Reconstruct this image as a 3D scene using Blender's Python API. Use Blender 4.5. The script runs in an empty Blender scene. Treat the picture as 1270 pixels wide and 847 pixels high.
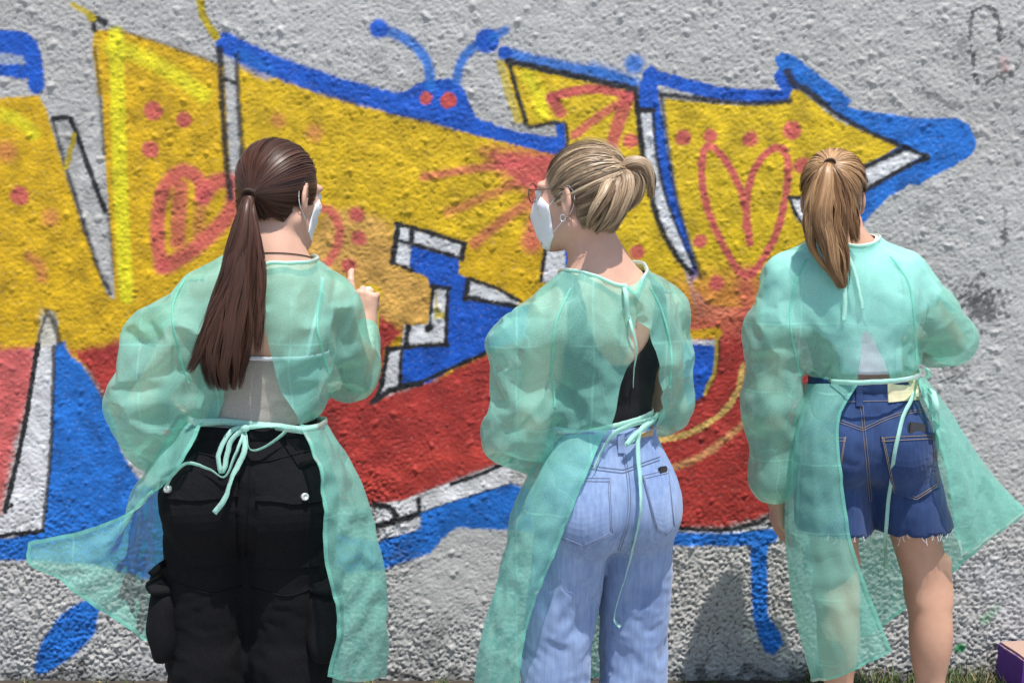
import bpy, bmesh, math, random
import numpy as np
from mathutils import Vector, Matrix
from mathutils.bvhtree import BVHTree

random.seed(7)
RNG = np.random.default_rng(7)
scene = bpy.context.scene
COL = scene.collection

# ------------------------------------------------------------------ camera
FPX, IW, IH = 1370.0, 1270.0, 847.0
CAM_H = 1.5
PITCH = math.atan(153.5 / FPX)
cam_d = bpy.data.cameras.new('camera')
cam = bpy.data.objects.new('camera', cam_d)
COL.objects.link(cam)
cam.location = (0, 0, CAM_H)
cam.rotation_euler = (math.pi / 2 - PITCH, 0, 0)
cam_d.sensor_width = 36.0
cam_d.lens = 36.0 * FPX / IW
cam_d.clip_end = 500
cam_d.clip_start = 0.05
scene.camera = cam

# ------------------------------------------------------------------ light
SUN_EL, SUN_AZ = 71.5, 24.0          # azimuth: degrees to the right of straight behind the camera
world = bpy.data.worlds.new('World')
scene.world = world
world.use_nodes = True
wn = world.node_tree
sky = wn.nodes.new('ShaderNodeTexSky')
sky.sky_type = 'NISHITA'
sky.sun_disc = False
sky.sun_elevation = math.radians(SUN_EL)
sky.sun_rotation = math.radians(180 - SUN_AZ)
wn.nodes['Background'].inputs['Strength'].default_value = 0.135
wn.links.new(sky.outputs[0], wn.nodes['Background'].inputs['Color'])
sun_d = bpy.data.lights.new('sun', 'SUN')
sun_d.energy = 4.6
sun_d.angle = math.radians(0.5)
sun_d.color = (1.0, 0.955, 0.89)
sun = bpy.data.objects.new('sun', sun_d)
COL.objects.link(sun)
_se, _sa = math.radians(SUN_EL), math.radians(SUN_AZ)
SUN_DIR = Vector((math.cos(_se) * math.sin(_sa), -math.cos(_se) * math.cos(_sa), math.sin(_se)))
sun.rotation_euler = SUN_DIR.to_track_quat('Z', 'Y').to_euler()
sun.location = SUN_DIR * 30
vs = scene.view_settings
vs.view_transform = 'Standard'
vs.look = 'None'
vs.gamma = 1.0
vs.use_curve_mapping = False
vs.exposure = 0.47
scene.cycles.transparent_max_bounces = 24
scene.cycles.max_bounces = 8
scene.cycles.use_denoising = True

# ------------------------------------------------------------------ photo pixel -> place
_c, _s = math.cos(PITCH), math.sin(PITCH)
WALL_Y = 3.46
def at(px, py, Y):
    """point seen at photo pixel (px,py) standing at depth Y in the place"""
    x = (px - IW / 2) / FPX
    y = (IH / 2 - py) / FPX
    t = Y / (_c + y * _s)
    return np.array((t * x, Y, CAM_H + t * (y * _c - _s)))
def to_px(P):
    P = np.asarray(P, float)
    d = P - np.array((0, 0, CAM_H))
    f = d[..., 1] * _c - d[..., 2] * _s
    u = d[..., 1] * _s + d[..., 2] * _c
    return IW / 2 + FPX * d[..., 0] / f, IH / 2 - FPX * u / f
def ray(px, py):
    x = (px - IW / 2) / FPX
    y = (IH / 2 - py) / FPX
    return Vector((x, _c + y * _s, y * _c - _s)).normalized()

# ------------------------------------------------------------------ object helpers
def tag(o, label=None, category=None, group=None, kind=None):
    if label: o['label'] = label
    if category: o['category'] = category
    if group: o['group'] = group
    if kind: o['kind'] = kind
    return o
def empty(name, loc):
    o = bpy.data.objects.new(name, None)
    o.empty_display_size = 0.1
    o.location = loc
    COL.objects.link(o)
    return o
def mesh_np(name, V, F, mat, parent=None, smooth=True, base=None, col=None):
    """V (n,3); F (m,3) or (m,4) int array, or list of tuples. World coordinates; base = world origin of the root."""
    V = np.asarray(V, np.float32)
    me = bpy.data.meshes.new(name)
    if base is not None:
        V = V - np.asarray(base, np.float32)
    if isinstance(F, np.ndarray):
        n, k = F.shape
        me.vertices.add(len(V)); me.vertices.foreach_set('co', V.ravel())
        me.loops.add(n * k); me.loops.foreach_set('vertex_index', F.astype(np.int32).ravel())
        me.polygons.add(n)
        me.polygons.foreach_set('loop_start', np.arange(0, n * k, k, dtype=np.int32))
        me.polygons.foreach_set('loop_total', np.full(n, k, np.int32))
        me.update(calc_edges=True)
    else:
        me.from_pydata([tuple(map(float, v)) for v in V], [], [tuple(int(i) for i in f) for f in F])
    if smooth:
        me.polygons.foreach_set('use_smooth', np.ones(len(me.polygons), bool))
    if col is not None:
        a = me.color_attributes.new('Col', 'FLOAT_COLOR', 'POINT')
        c4 = np.ones((len(V), 4), np.float32); c4[:, :3] = col
        a.data.foreach_set('color', c4.ravel())
    me.validate()
    o = bpy.data.objects.new(name, me)
    if mat: me.materials.append(mat)
    COL.objects.link(o)
    if parent: o.parent = parent
    return o

# ------------------------------------------------------------------ materials
def new_mat(name):
    m = bpy.data.materials.new(name)
    m.use_nodes = True
    nt = m.node_tree
    return m, nt, nt.nodes['Principled BSDF']
def N(nt, kind, **kw):
    n = nt.nodes.new(kind)
    for k, v in kw.items():
        if k.startswith('_'): setattr(n, k[1:], v)
        else: n.inputs[k.replace('_', ' ')].default_value = v
    return n
def noise_tex(nt, scale, detail=3, rough=0.6, coord='Object', sc3=None):
    tc = N(nt, 'ShaderNodeTexCoord')
    src = tc.outputs[coord]
    if sc3:
        mp = N(nt, 'ShaderNodeMapping'); mp.inputs['Scale'].default_value = sc3
        nt.links.new(src, mp.inputs['Vector']); src = mp.outputs[0]
    n = N(nt, 'ShaderNodeTexNoise', Scale=scale, Detail=detail, Roughness=rough)
    nt.links.new(src, n.inputs['Vector'])
    return n
def ramp(nt, fac, stops):
    r = N(nt, 'ShaderNodeValToRGB')
    el = r.color_ramp.elements
    while len(el) < len(stops): el.new(0.5)
    for e, (p, c) in zip(el, stops):
        e.position = p
        e.color = (*c, 1) if len(c) == 3 else c
    nt.links.new(fac, r.inputs[0])
    return r
def bump(nt, bsdf, height, strength=0.3, dist=0.002):
    b = N(nt, 'ShaderNodeBump', Strength=strength, Distance=dist)
    nt.links.new(height, b.inputs['Height'])
    nt.links.new(b.outputs[0], bsdf.inputs['Normal'])
    return b
def simple_mat(name, c1, c2=None, rough=0.6, scale=40, bump_s=0.0, bump_d=0.002, spec=0.3, metal=0.0, lo=0.35, hi=0.65):
    m, nt, b = new_mat(name)
    n = noise_tex(nt, scale, 4)
    r = ramp(nt, n.outputs['Fac'], [(lo, c1), (hi, c2 or tuple(x * 0.8 for x in c1))])
    nt.links.new(r.outputs[0], b.inputs['Base Color'])
    b.inputs['Roughness'].default_value = rough
    b.inputs['Specular IOR Level'].default_value = spec
    b.inputs['Metallic'].default_value = metal
    if bump_s: bump(nt, b, n.outputs['Fac'], bump_s, bump_d)
    return m
# ================================================================== the wall and its painting
def wall_xz(px, py):
    p = at(px, py, WALL_Y)
    return p[0], p[2]
PXM = (wall_xz(735, 423)[0] - wall_xz(635, 423)[0]) / 100.0    # metres of wall per photo pixel

STEP = 0.0042
def axis_lines(lo, hi, far_lo, far_hi):
    a = np.arange(lo, hi + 1e-6, STEP)
    def grow(start, end):
        out, p, s = [], start, STEP
        sg = 1 if end > start else -1
        while (end - p) * sg > 0:
            s = min(s * 1.18, 0.25); p += sg * s; out.append(p)
        return out
    return np.array(grow(lo, far_lo)[::-1] + list(a) + grow(hi, far_hi))
gx = axis_lines(-1.80, 1.80, -7.0, 7.0)
gz = axis_lines(-0.02, 2.32, -0.3, 3.3)
NX, NZ = len(gx), len(gz)
GX, GZ = np.meshgrid(gx, gz, indexing='ij')

# band noise on a regular 4 mm lattice, sampled at the grid (which is regular where it is seen)
def band_noise(lam, seed, shape=(1024, 768), step=STEP, sharp=1.0, stretch=1.0):
    r = np.random.default_rng(seed)
    w = np.fft.rfft2(r.standard_normal(shape))
    fx = np.fft.fftfreq(shape[0], step)[:, None]
    fz = np.fft.rfftfreq(shape[1], step)[None, :]
    f = np.sqrt((fx * stretch) ** 2 + fz ** 2) * lam
    w *= np.exp(-((f - 0.85) ** 2) * 2.2 * sharp) * (f < 3)
    n = np.fft.irfft2(w, shape)
    return (n / n.std()).astype(np.float32)
ix = np.clip(np.round((gx + 2.0) / STEP).astype(int), 0, None) % 1024
iz = np.clip(np.round((gz + 0.4) / STEP).astype(int), 0, None) % 768
def samp(n): return n[np.ix_(ix, iz)]
n_big = samp(band_noise(0.35, 1)); n_mid = samp(band_noise(0.075, 2))
n_bmp = samp(band_noise(0.030, 3)); n_sml = samp(band_noise(0.017, 4)); n_fin = samp(band_noise(0.0105, 5))
n_low = samp(band_noise(0.8, 6)); n_col = samp(band_noise(0.12, 8)); n_edge = samp(band_noise(0.02, 9)); n_edge2 = samp(band_noise(0.045, 10))
n_ridge = samp(band_noise(0.026, 12, stretch=0.6))
def sstep(a, b, x):
    t = np.clip((x - a) / (b - a), 0, 1); return t * t * (3 - 2 * t)
# relief: smoother render above, coarse granular render near the ground
rough_m = sstep(0.62, 0.30, GZ + 0.10 * n_low + 0.05 * n_big)
smooth_patch = sstep(0.5, 1.5, n_low + 0.3 * n_mid)
hgt = 0.0015 * n_big + 0.0008 * n_mid
hgt += (0.00075 + 0.0008 * rough_m) * (np.abs(n_bmp) * 1.5 - 0.9) * (1 - 0.5 * smooth_patch)
hgt += (0.00075 + 0.0010 * rough_m) * n_sml * (1 - 0.45 * smooth_patch)
hgt += (0.00080 + 0.0005 * rough_m) * n_fin
hgt -= 0.0011 * np.exp(-(n_ridge / 0.28) ** 2) * (0.45 + 0.9 * rough_m)
# pebbles thrown into the render
pr = np.random.default_rng(21)
for k in range(5200):
    cx, cz = pr.uniform(-1.78, 1.78), pr.uniform(0, 2.3)
    rr = 0.0035 + 0.0080 * pr.random() ** 2.6
    hh = rr * pr.uniform(0.40, 0.85)
    i0, i1 = np.searchsorted(gx, (cx - rr * 1.6, cx + rr * 1.6)); j0, j1 = np.searchsorted(gz, (cz - rr * 1.6, cz + rr * 1.6))
    if i1 <= i0 or j1 <= j0: continue
    el, th = pr.uniform(0.7, 1.4), pr.uniform(0, 3.14)
    dx, dz = GX[i0:i1, j0:j1] - cx, GZ[i0:i1, j0:j1] - cz
    u, v = dx * math.cos(th) + dz * math.sin(th), -dx * math.sin(th) + dz * math.cos(th)
    q = (u * el) ** 2 + (v / el) ** 2
    hgt[i0:i1, j0:j1] += hh * np.exp(-(q / (rr * rr)) ** 1.5 * 1.3)

# ---- paint, laid coat over coat in wall metres
GREY = (0.42, 0.408, 0.392); WHITE = (0.60, 0.60, 0.61); BLACK = (0.014, 0.014, 0.016)
YEL = (0.575, 0.345, 0.004); YEL2 = (0.61, 0.41, 0.008); LEMON = (0.68, 0.63, 0.012); PEACH = (0.58, 0.32, 0.075)
RED = (0.365, 0.034, 0.027); PINK = (0.53, 0.088, 0.082); BLUE = (0.006, 0.085, 0.46); BLUE2 = (0.010, 0.135, 0.50)
GOLD = (0.60, 0.40, 0.12); DKYEL = (0.45, 0.34, 0.01)
paint = np.empty((NX, NZ, 3), np.float32)
paint[:] = GREY
paint *= (1 + 0.045 * n_low + 0.03 * n_col + 0.02 * n_edge)[..., None]
paint *= (1 - np.array((0.02, 0.0, -0.015)) * sstep(-1, 1.5, n_low)[..., None])
cover = np.zeros((NX, NZ), np.float32)
def _box(xs, zs, m):
    i0, i1 = np.searchsorted(gx, (min(xs) - m, max(xs) + m)); j0, j1 = np.searchsorted(gz, (min(zs) - m, max(zs) + m))
    return i0, i1, j0, j1
def _lay(sl, d, color, soft, op, rag):
    """d signed distance in px (negative inside)"""
    e = d - 0.35 + 0.5 * rag * (0.8 * n_edge[sl] + 0.7 * n_edge2[sl] + 0.35 * n_fin[sl])
    a = op * (1 - sstep(-soft, soft, e))
    # spray misses the lee of big grains a little
    a = a * (1 - 0.16 * sstep(1.2, 2.6, -n_sml[sl]) * (soft > 0))
    c = np.array(color, np.float32) * (1 + 0.10 * n_col[sl] + 0.06 * n_edge2[sl])[..., None]
    paint[sl] = paint[sl] * (1 - a[..., None]) + c * a[..., None]
    cover[sl] = np.maximum(cover[sl] * (1 - a), a)
def poly(pts, color, soft=1.6, op=1.0, rag=1.0):
    w = [wall_xz(*p) for p in pts]
    xs, zs = [p[0] for p in w], [p[1] for p in w]
    i0, i1, j0, j1 = _box(xs, zs, (soft + 6) * PXM)
    if i1 <= i0 or j1 <= j0: return
    sl = (slice(i0, i1), slice(j0, j1))
    X, Z = GX[sl], GZ[sl]
    d2 = np.full(X.shape, 1e9); ins = np.zeros(X.shape, bool)
    for k in range(len(w)):
        (ax, az), (bx, bz) = w[k - 1], w[k]
        ex, ez = bx - ax, bz - az
        t = np.clip(((X - ax) * ex + (Z - az) * ez) / (ex * ex + ez * ez + 1e-12), 0, 1)
        d2 = np.minimum(d2, (X - ax - t * ex) ** 2 + (Z - az - t * ez) ** 2)
        if az != bz:
            c = ((az > Z) != (bz > Z)) & (X < ex * (Z - az) / ez + ax)
            ins ^= c
    d = np.sqrt(d2) / PXM
    _lay(sl, np.where(ins, -d, d), color, soft, op, rag)
def smooth_line(pts, n=8):
    p = np.array(pts, float)
    if len(p) < 3: return [tuple(q) for q in p]
    out = []
    e = np.vstack([2 * p[0] - p[1], p, 2 * p[-1] - p[-2]])
    for i in range(1, len(e) - 2):
        for t in np.linspace(0, 1, n, endpoint=False):
            a, b, c, d = e[i - 1], e[i], e[i + 1], e[i + 2]
            out.append(tuple(0.5 * (2 * b + (c - a) * t + (2 * a - 5 * b + 4 * c - d) * t * t + (3 * b - a - 3 * c + d) * t ** 3)))
    return out + [tuple(p[-1])]
def stroke(pts, width, color, soft=1.4, op=1.0, rag=0.9, curve=True, taper=None):
    q = smooth_line(pts, 6) if curve else pts
    w = [wall_xz(*p) for p in q]
    xs, zs = [p[0] for p in w], [p[1] for p in w]
    i0, i1, j0, j1 = _box(xs, zs, (width + soft + 6) * PXM)
    if i1 <= i0 or j1 <= j0: return
    sl = (slice(i0, i1), slice(j0, j1))
    X, Z = GX[sl], GZ[sl]
    d = np.full(X.shape, 1e9)
    m = max(1, len(w) - 1)
    for k in range(m):
        (ax, az), (bx, bz) = w[k], w[min(k + 1, len(w) - 1)]
        ex, ez = bx - ax, bz - az
        t = np.clip(((X - ax) * ex + (Z - az) * ez) / (ex * ex + ez * ez + 1e-12), 0, 1)
        hw = width / 2
        if taper: hw = hw * (taper[0] + (taper[1] - taper[0]) * (k + t) / m)
        d = np.minimum(d, np.sqrt((X - ax - t * ex) ** 2 + (Z - az - t * ez) ** 2) / PXM - hw)
    _lay(sl, d, color, soft, op, rag)
def dot(px, py, r, color, soft=2.5, op=1.0, rag=1.0): stroke([(px, py), (px + 0.5, py)], 2 * r, color, soft, op, rag, False)

# yellow letter bodies
poly([(-900, 140), (0, 122), (48, 119), (60, 142), (76, 195), (104, 282), (138, 372), (141, 350), (134, 262), (128, 180), (121, 110), (115, 60), (117, 38), (150, 38), (200, 54),
      (272, 80), (296, 78), (340, 92), (400, 112), (500, 145), (560, 160), (620, 172), (692, 188), (700, 380), (640, 440), (560, 470), (430, 470), (300, 520), (200, 470), (100, 455), (60, 430), (0, 436), (-900, 436)], YEL, 2.2)
poly([(622, 72), (640, 80), (700, 93), (786, 110), (795, 170), (803, 215), (820, 275), (848, 332), (870, 420), (690, 430), (690, 154), (655, 157), (645, 150)], YEL2, 1.8)
poly([(295, 80), (420, 118), (560, 160), (690, 190), (690, 290), (560, 300), (480, 280), (300, 220)], YEL2, 14, 0.55)
# lemon over-spray
stroke([(144, 42), (147, 150), (150, 250), (157, 368)], 17, LEMON, 3.0, 0.85)
stroke([(138, 58), (170, 68), (215, 92), (252, 118)], 18, LEMON, 7, 0.75)
stroke([(-20, 138), (20, 148), (42, 166)], 15, LEMON, 5, 0.7)
stroke([(655, 95), (670, 120), (672, 140)], 16, LEMON, 8, 0.7)
stroke([(835, 155), (900, 152), (960, 140)], 14, LEMON, 9, 0.5)
stroke([(880, 330), (900, 300)], 20, LEMON, 9, 0.5)
# peach and red coats
poly([(385, 300), (400, 265), (440, 258), (480, 275), (490, 300), (497, 328), (528, 345), (536, 358), (533, 402), (505, 408), (470, 400), (440, 400), (395, 380), (330, 360)], PEACH, 9, 0.95, 2)
poly([(-900, 432), (0, 432), (46, 430), (40, 480), (20, 545), (0, 640), (-900, 640)], PINK, 7, 0.95, 2.5)
poly([(88, 436), (150, 424), (210, 415), (300, 460), (400, 430), (450, 400), (475, 395), (500, 412), (480, 432), (470, 492), (540, 470), (610, 434), (660, 410), (700, 400), (840, 385), (850, 400), (1000, 380), (1030, 400), (1030, 600),
      (985, 622), (950, 640), (900, 654), (840, 656), (700, 640), (640, 566), (560, 598), (500, 622), (465, 626), (350, 640), (200, 600), (130, 498), (112, 462)], RED, 6, 1.0, 2.5)
stroke([(395, 480), (430, 420), (470, 405)], 26, (0.25, 0.03, 0.03), 12, 0.45)
stroke([(860, 395), (900, 385), (1000, 380)], 40, (0.50, 0.09, 0.06), 16, 0.8, 3)
stroke([(855, 410), (950, 400)], 26, (0.50, 0.12, 0.07), 14, 0.6, 3)
stroke([(460, 600), (540, 570), (620, 560)], 30, (0.55, 0.06, 0.04), 14, 0.5)
# grey notch, grey bars
poly([(60, 143), (126, 118), (129, 190), (134, 262), (142, 372), (132, 362), (104, 282), (76, 195)], GREY, 1.8)
poly([(277, 66), (292, 68), (296, 130), (300, 200), (302, 250), (287, 250), (282, 160)], (0.40, 0.395, 0.385), 1.6)
# pinks
for d in ((190, 138, 11), (228, 149, 9), (186, 186, 10), (24, 243, 11), (442, 266, 9), (445, 296, 9), (432, 330, 9), (782, 175, 9), (790, 313, 9),
          (847, 171, 9), (881, 169, 8), (930, 173, 9), (982, 162, 11), (995, 206, 10), (868, 299, 8), (888, 351, 9)):
    dot(*d, PINK, 3.2, 0.92)
for d in ((62, 270, 10), (8, 188, 12), (345, 150, 8), (390, 165, 10), (150, 425, 8)): dot(*d, PINK, 7, 0.5)
stroke([(36, 318), (50, 330), (52, 345)], 12, PINK, 6, 0.5)
stroke([(200, 332), (195, 285), (202, 238), (224, 213), (246, 222), (252, 244)], 17, PINK, 4, 0.9)
stroke([(252, 244), (268, 226), (290, 228), (286, 262), (262, 290), (236, 312), (208, 330)], 19, PINK, 5, 0.9)
stroke([(224, 232), (220, 300)], 18, PINK, 5, 0.8)
stroke([(250, 250), (245, 290)], 14, PINK, 6, 0.5)
stroke([(392, 256), (414, 266), (421, 292), (412, 318), (394, 338)], 11, PINK, 3.5, 0.85)
poly([(598, 186), (640, 184), (690, 190), (695, 300), (668, 290), (655, 240), (610, 206)], PINK, 12, 0.95, 3)
stroke([(525, 220), (560, 214), (610, 207), (680, 200)], 9, PINK, 4, 0.75)
stroke([(555, 264), (600, 245), (670, 215)], 10, PINK, 5, 0.6)
stroke([(588, 302), (640, 262), (690, 235)], 12, PINK, 5, 0.7)
stroke([(660, 300), (680, 240)], 26, PINK, 8, 0.8)
stroke([(684, 122), (695, 140)], 14, PINK, 2.5, 0.9)
stroke([(684, 122), (710, 114), (745, 111), (782, 119)], 11, PINK, 2.2, 0.95)
stroke([(782, 118), (768, 150), (758, 182)], 15, PINK, 3, 0.9)
stroke([(776, 124), (745, 143), (712, 168)], 10, PINK, 2.5, 0.85)
HEART = [(930, 302), (925, 262), (917, 232), (900, 200), (880, 181), (871, 198), (873, 240), (890, 290), (925, 342), (958, 300), (973, 250), (977, 202), (966, 183), (945, 196), (929, 230), (925, 282)]
stroke([(925, 345), (925, 400)], 30, PINK, 12, 0.6, 2)
# blues
stroke([(-60, 52), (0, 49), (32, 54), (41, 72), (45, 106)], 20, BLUE, 2.6)
poly([(-60, 40), (0, 38), (34, 42), (44, 62), (46, 95), (30, 98), (0, 94), (-60, 94)], BLUE, 2.2)
poly([(-40, 64), (0, 66), (27, 70), (33, 80), (0, 80), (-40, 80)], (0.33, 0.37, 0.42), 2.5, 0.85)
stroke([(280, 54), (340, 82), (420, 110), (498, 130)], 25, BLUE, 2.8, 1, 1.3)
stroke([(300, 72), (330, 88)], 22, BLUE2, 4, 0.6)
poly([(452, 122), (480, 126), (502, 114), (520, 103), (558, 98), (574, 108), (583, 130), (590, 146), (640, 164), (696, 172), (702, 186), (690, 192), (640, 180), (580, 165), (530, 150), (480, 140)], BLUE, 2.0)
stroke([(534, 108), (531, 82), (517, 60), (494, 44), (470, 37)], 12, BLUE2, 3.0, 0.92)
dot(470, 36, 11, BLUE, 3.0)
stroke([(566, 100), (572, 78), (586, 60), (604, 50)], 11, BLUE2, 3, 0.92)
dot(604, 51, 14, BLUE, 2.5); stroke([(610, 48), (627, 38)], 9, BLUE2, 3, 0.85)
dot(528, 122, 7, PINK, 2.2); dot(556, 125, 9, (0.5, 0.07, 0.06), 1.6)
stroke([(627, 68), (680, 80), (740, 92), (786, 104)], 15, BLUE2, 3.5, 0.92, 1.4)
dot(626, 66, 8, BLUE, 2); dot(786, 80, 11, BLUE2, 5, 0.9); stroke([(735, 84), (770, 96)], 12, BLUE2, 6, 0.7)
poly([(690, 158), (684, 152), (700, 152), (703, 190), (690, 190)], BLUE, 2)
poly([(788, 138), (793, 108), (800, 90), (807, 81), (814, 88), (818, 132), (808, 138)], BLUE, 2)
stroke([(806, 94), (850, 106), (905, 118), (985, 121)], 16, BLUE, 1.6)
poly([(961, 72), (970, 66), (984, 70), (1008, 88), (1032, 106), (1056, 124), (1052, 132), (1064, 137), (1095, 141), (1140, 147), (1186, 147), (1202, 156), (1211, 176), (1206, 191), (1182, 207), (1152, 220), (1140, 231), (1130, 228), (1102, 244),
      (1075, 272), (1050, 305), (1020, 310), (1000, 270), (1060, 200), (1110, 184), (1060, 160), (1012, 122), (985, 108), (978, 116), (966, 108), (960, 95), (966, 86)], BLUE2, 1.8)
poly([(961, 92), (975, 86), (984, 92), (992, 118), (985, 122), (968, 112)], BLUE, 1.5)
poly([(806, 132), (817, 128), (822, 150), (829, 195), (840, 250), (858, 312), (866, 338), (858, 346), (845, 312), (828, 268), (816, 205), (809, 160)], BLUE, 1.8)
# right letter
poly([(823, 122), (880, 129), (940, 131), (978, 126), (983, 112), (992, 112), (1038, 150), (1085, 168), (1113, 182), (1092, 196), (1068, 206), (1040, 260), (1045, 330), (1030, 392), (960, 385), (880, 378), (858, 352), (868, 342), (856, 300), (840, 245), (830, 180)], YEL2, 1.8)
poly([(840, 350), (868, 342), (1040, 330), (1040, 400), (850, 392)], (0.56, 0.16, 0.05), 26, 0.75, 4)
for d in ((847, 171, 9), (881, 169, 8), (930, 173, 9), (982, 162, 11), (995, 206, 10), (868, 299, 8), (888, 351, 9)): dot(*d, PINK, 3.0, 0.95)
stroke(HEART, 8.5, PINK, 2.2, 0.95)
stroke([(925, 340), (928, 380), (935, 400)], 18, PINK, 10, 0.7, 2)
# swoosh
poly([(793, 140), (808, 140), (812, 190), (823, 240), (841, 290), (859, 330), (852, 338), (832, 306), (812, 260), (801, 205)], WHITE, 1.3)
poly([(1068, 208), (1122, 187), (1147, 192), (1120, 207), (1071, 236)], WHITE, 1.3)
poly([(978, 246), (996, 246), (1010, 290), (990, 275)], WHITE, 1.5)
stroke([(979, 246), (996, 245)], 4, BLACK); stroke([(979, 246), (991, 272), (1008, 290)], 4, BLACK)
# inner window shapes
poly([(508, 303), (570, 320), (568, 340), (582, 346), (576, 371), (640, 380), (720, 372), (720, 395), (620, 430), (580, 446), (530, 475), (496, 480), (498, 431), (552, 426), (556, 358), (534, 354), (530, 344), (508, 334)], BLUE, 1.5)
poly([(490, 279), (500, 281), (576, 303), (571, 321), (510, 304), (507, 332), (487, 326)], WHITE, 1.2)
poly([(581, 346), (640, 369), (646, 379), (578, 371)], WHITE, 1.2)
poly([(538, 357), (555, 358), (553, 426), (498, 430), (502, 404), (530, 403)], WHITE, 1.2)
poly([(541, 362), (538, 396), (552, 394), (551, 388), (545, 386)], DKYEL, 2, 0.9)
poly([(480, 434), (499, 430), (497, 480), (470, 490)], WHITE, 1.2)
poly([(465, 626), (500, 621), (560, 598), (634, 570), (632, 600), (560, 623), (521, 637), (519, 660), (474, 670)], WHITE, 1.3)
poly([(678, 304), (700, 304), (704, 345), (672, 350)], WHITE, 1.3); poly([(700, 308), (740, 300), (740, 370), (704, 360)], BLUE, 2)
for pts, w in (([(492, 278), (530, 288), (576, 303)], 5), ([(511, 284), (510, 303)], 5), ([(576, 303), (572, 321)], 6), ([(573, 321), (540, 311), (490, 297)], 4.5),
               ([(494, 280), (487, 326)], 6), ([(487, 326), (510, 335)], 4), ([(581, 346), (612, 356), (646, 374)], 4), ([(582, 346), (577, 371)], 6), ([(580, 369), (600, 373), (642, 381)], 5.5),
               ([(537, 356), (533, 404)], 3), ([(536, 355), (556, 358)], 4.5), ([(555, 358), (553, 426)], 4), ([(554, 427), (510, 430), (480, 434)], 5), ([(507, 404), (503, 428)], 5),
               ([(481, 433), (472, 482), (462, 499)], 5), ([(463, 498), (485, 484), (522, 475)], 6.5), ([(498, 432), (496, 479)], 3.5), ([(520, 475), (570, 452), (612, 434)], 4),
               ([(464, 625), (482, 629), (490, 638), (488, 648)], 6.5), ([(464, 653), (492, 646), (520, 637)], 7), ([(519, 619), (521, 638)], 5), ([(474, 670), (518, 661)], 4),
               ([(520, 637), (560, 624), (634, 600)], 3.5), ([(560, 600), (600, 586), (636, 570)], 4), ([(534, 405), (530, 408)], 7), ([(677, 306), (671, 348)], 4)):
    stroke(pts, w + 0.6, BLACK, 1.9, 1.0)
# left white leg and blue ground
poly([(68, 424), (80, 424), (86, 440), (102, 452), (131, 498), (150, 560), (175, 600), (300, 640), (470, 672), (500, 663), (522, 655), (522, 637), (560, 623), (634, 600), (760, 640), (838, 658), (900, 660), (960, 657), (966, 664), (956, 672), (950, 690),
      (952, 764), (968, 785), (971, 798), (960, 812), (950, 808), (942, 780), (934, 740), (931, 676), (838, 675), (760, 665), (620, 656), (566, 654), (548, 668), (534, 685), (474, 706), (330, 720), (200, 722), (120, 700), (40, 694), (-900, 700), (-900, 640), (10, 668), (54, 656), (62, 560), (67, 440)], BLUE2, 2.4)
poly([(52, 392), (62, 384), (72, 400), (67, 440), (63, 560), (53, 657), (0, 666), (-900, 668), (-900, 640), (4, 640), (26, 556), (42, 470)], WHITE, 1.6)
poly([(50, 385), (70, 390), (66, 428), (48, 430)], (0.5, 0.45, 0.3), 5, 0.6)
stroke([(47, 428), (31, 525), (12, 610), (6, 634)], 6, BLACK, 1.3); stroke([(57, 390), (50, 412), (46, 432)], 3.5, BLACK, 2, 0.8)
stroke([(58, 386), (66, 398), (74, 425)], 7, (0.05, 0.04, 0.02), 2.5, 0.85); stroke([(67, 430), (63, 560), (53, 657)], 4.5, BLACK, 1.6, 0.85)
stroke([(53, 658), (20, 662), (-40, 668)], 6, BLACK, 1.3); stroke([(6, 630), (14, 627)], 5, BLACK)
poly([(106, 743), (116, 747), (123, 754), (118, 785), (94, 811), (60, 833), (47, 836), (42, 828), (50, 800), (70, 768), (90, 752)], BLUE2, 2.6)
stroke([(104, 452), (131, 498)], 3, (0.2, 0.12, 0.06), 1.5, 0.6)
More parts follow.
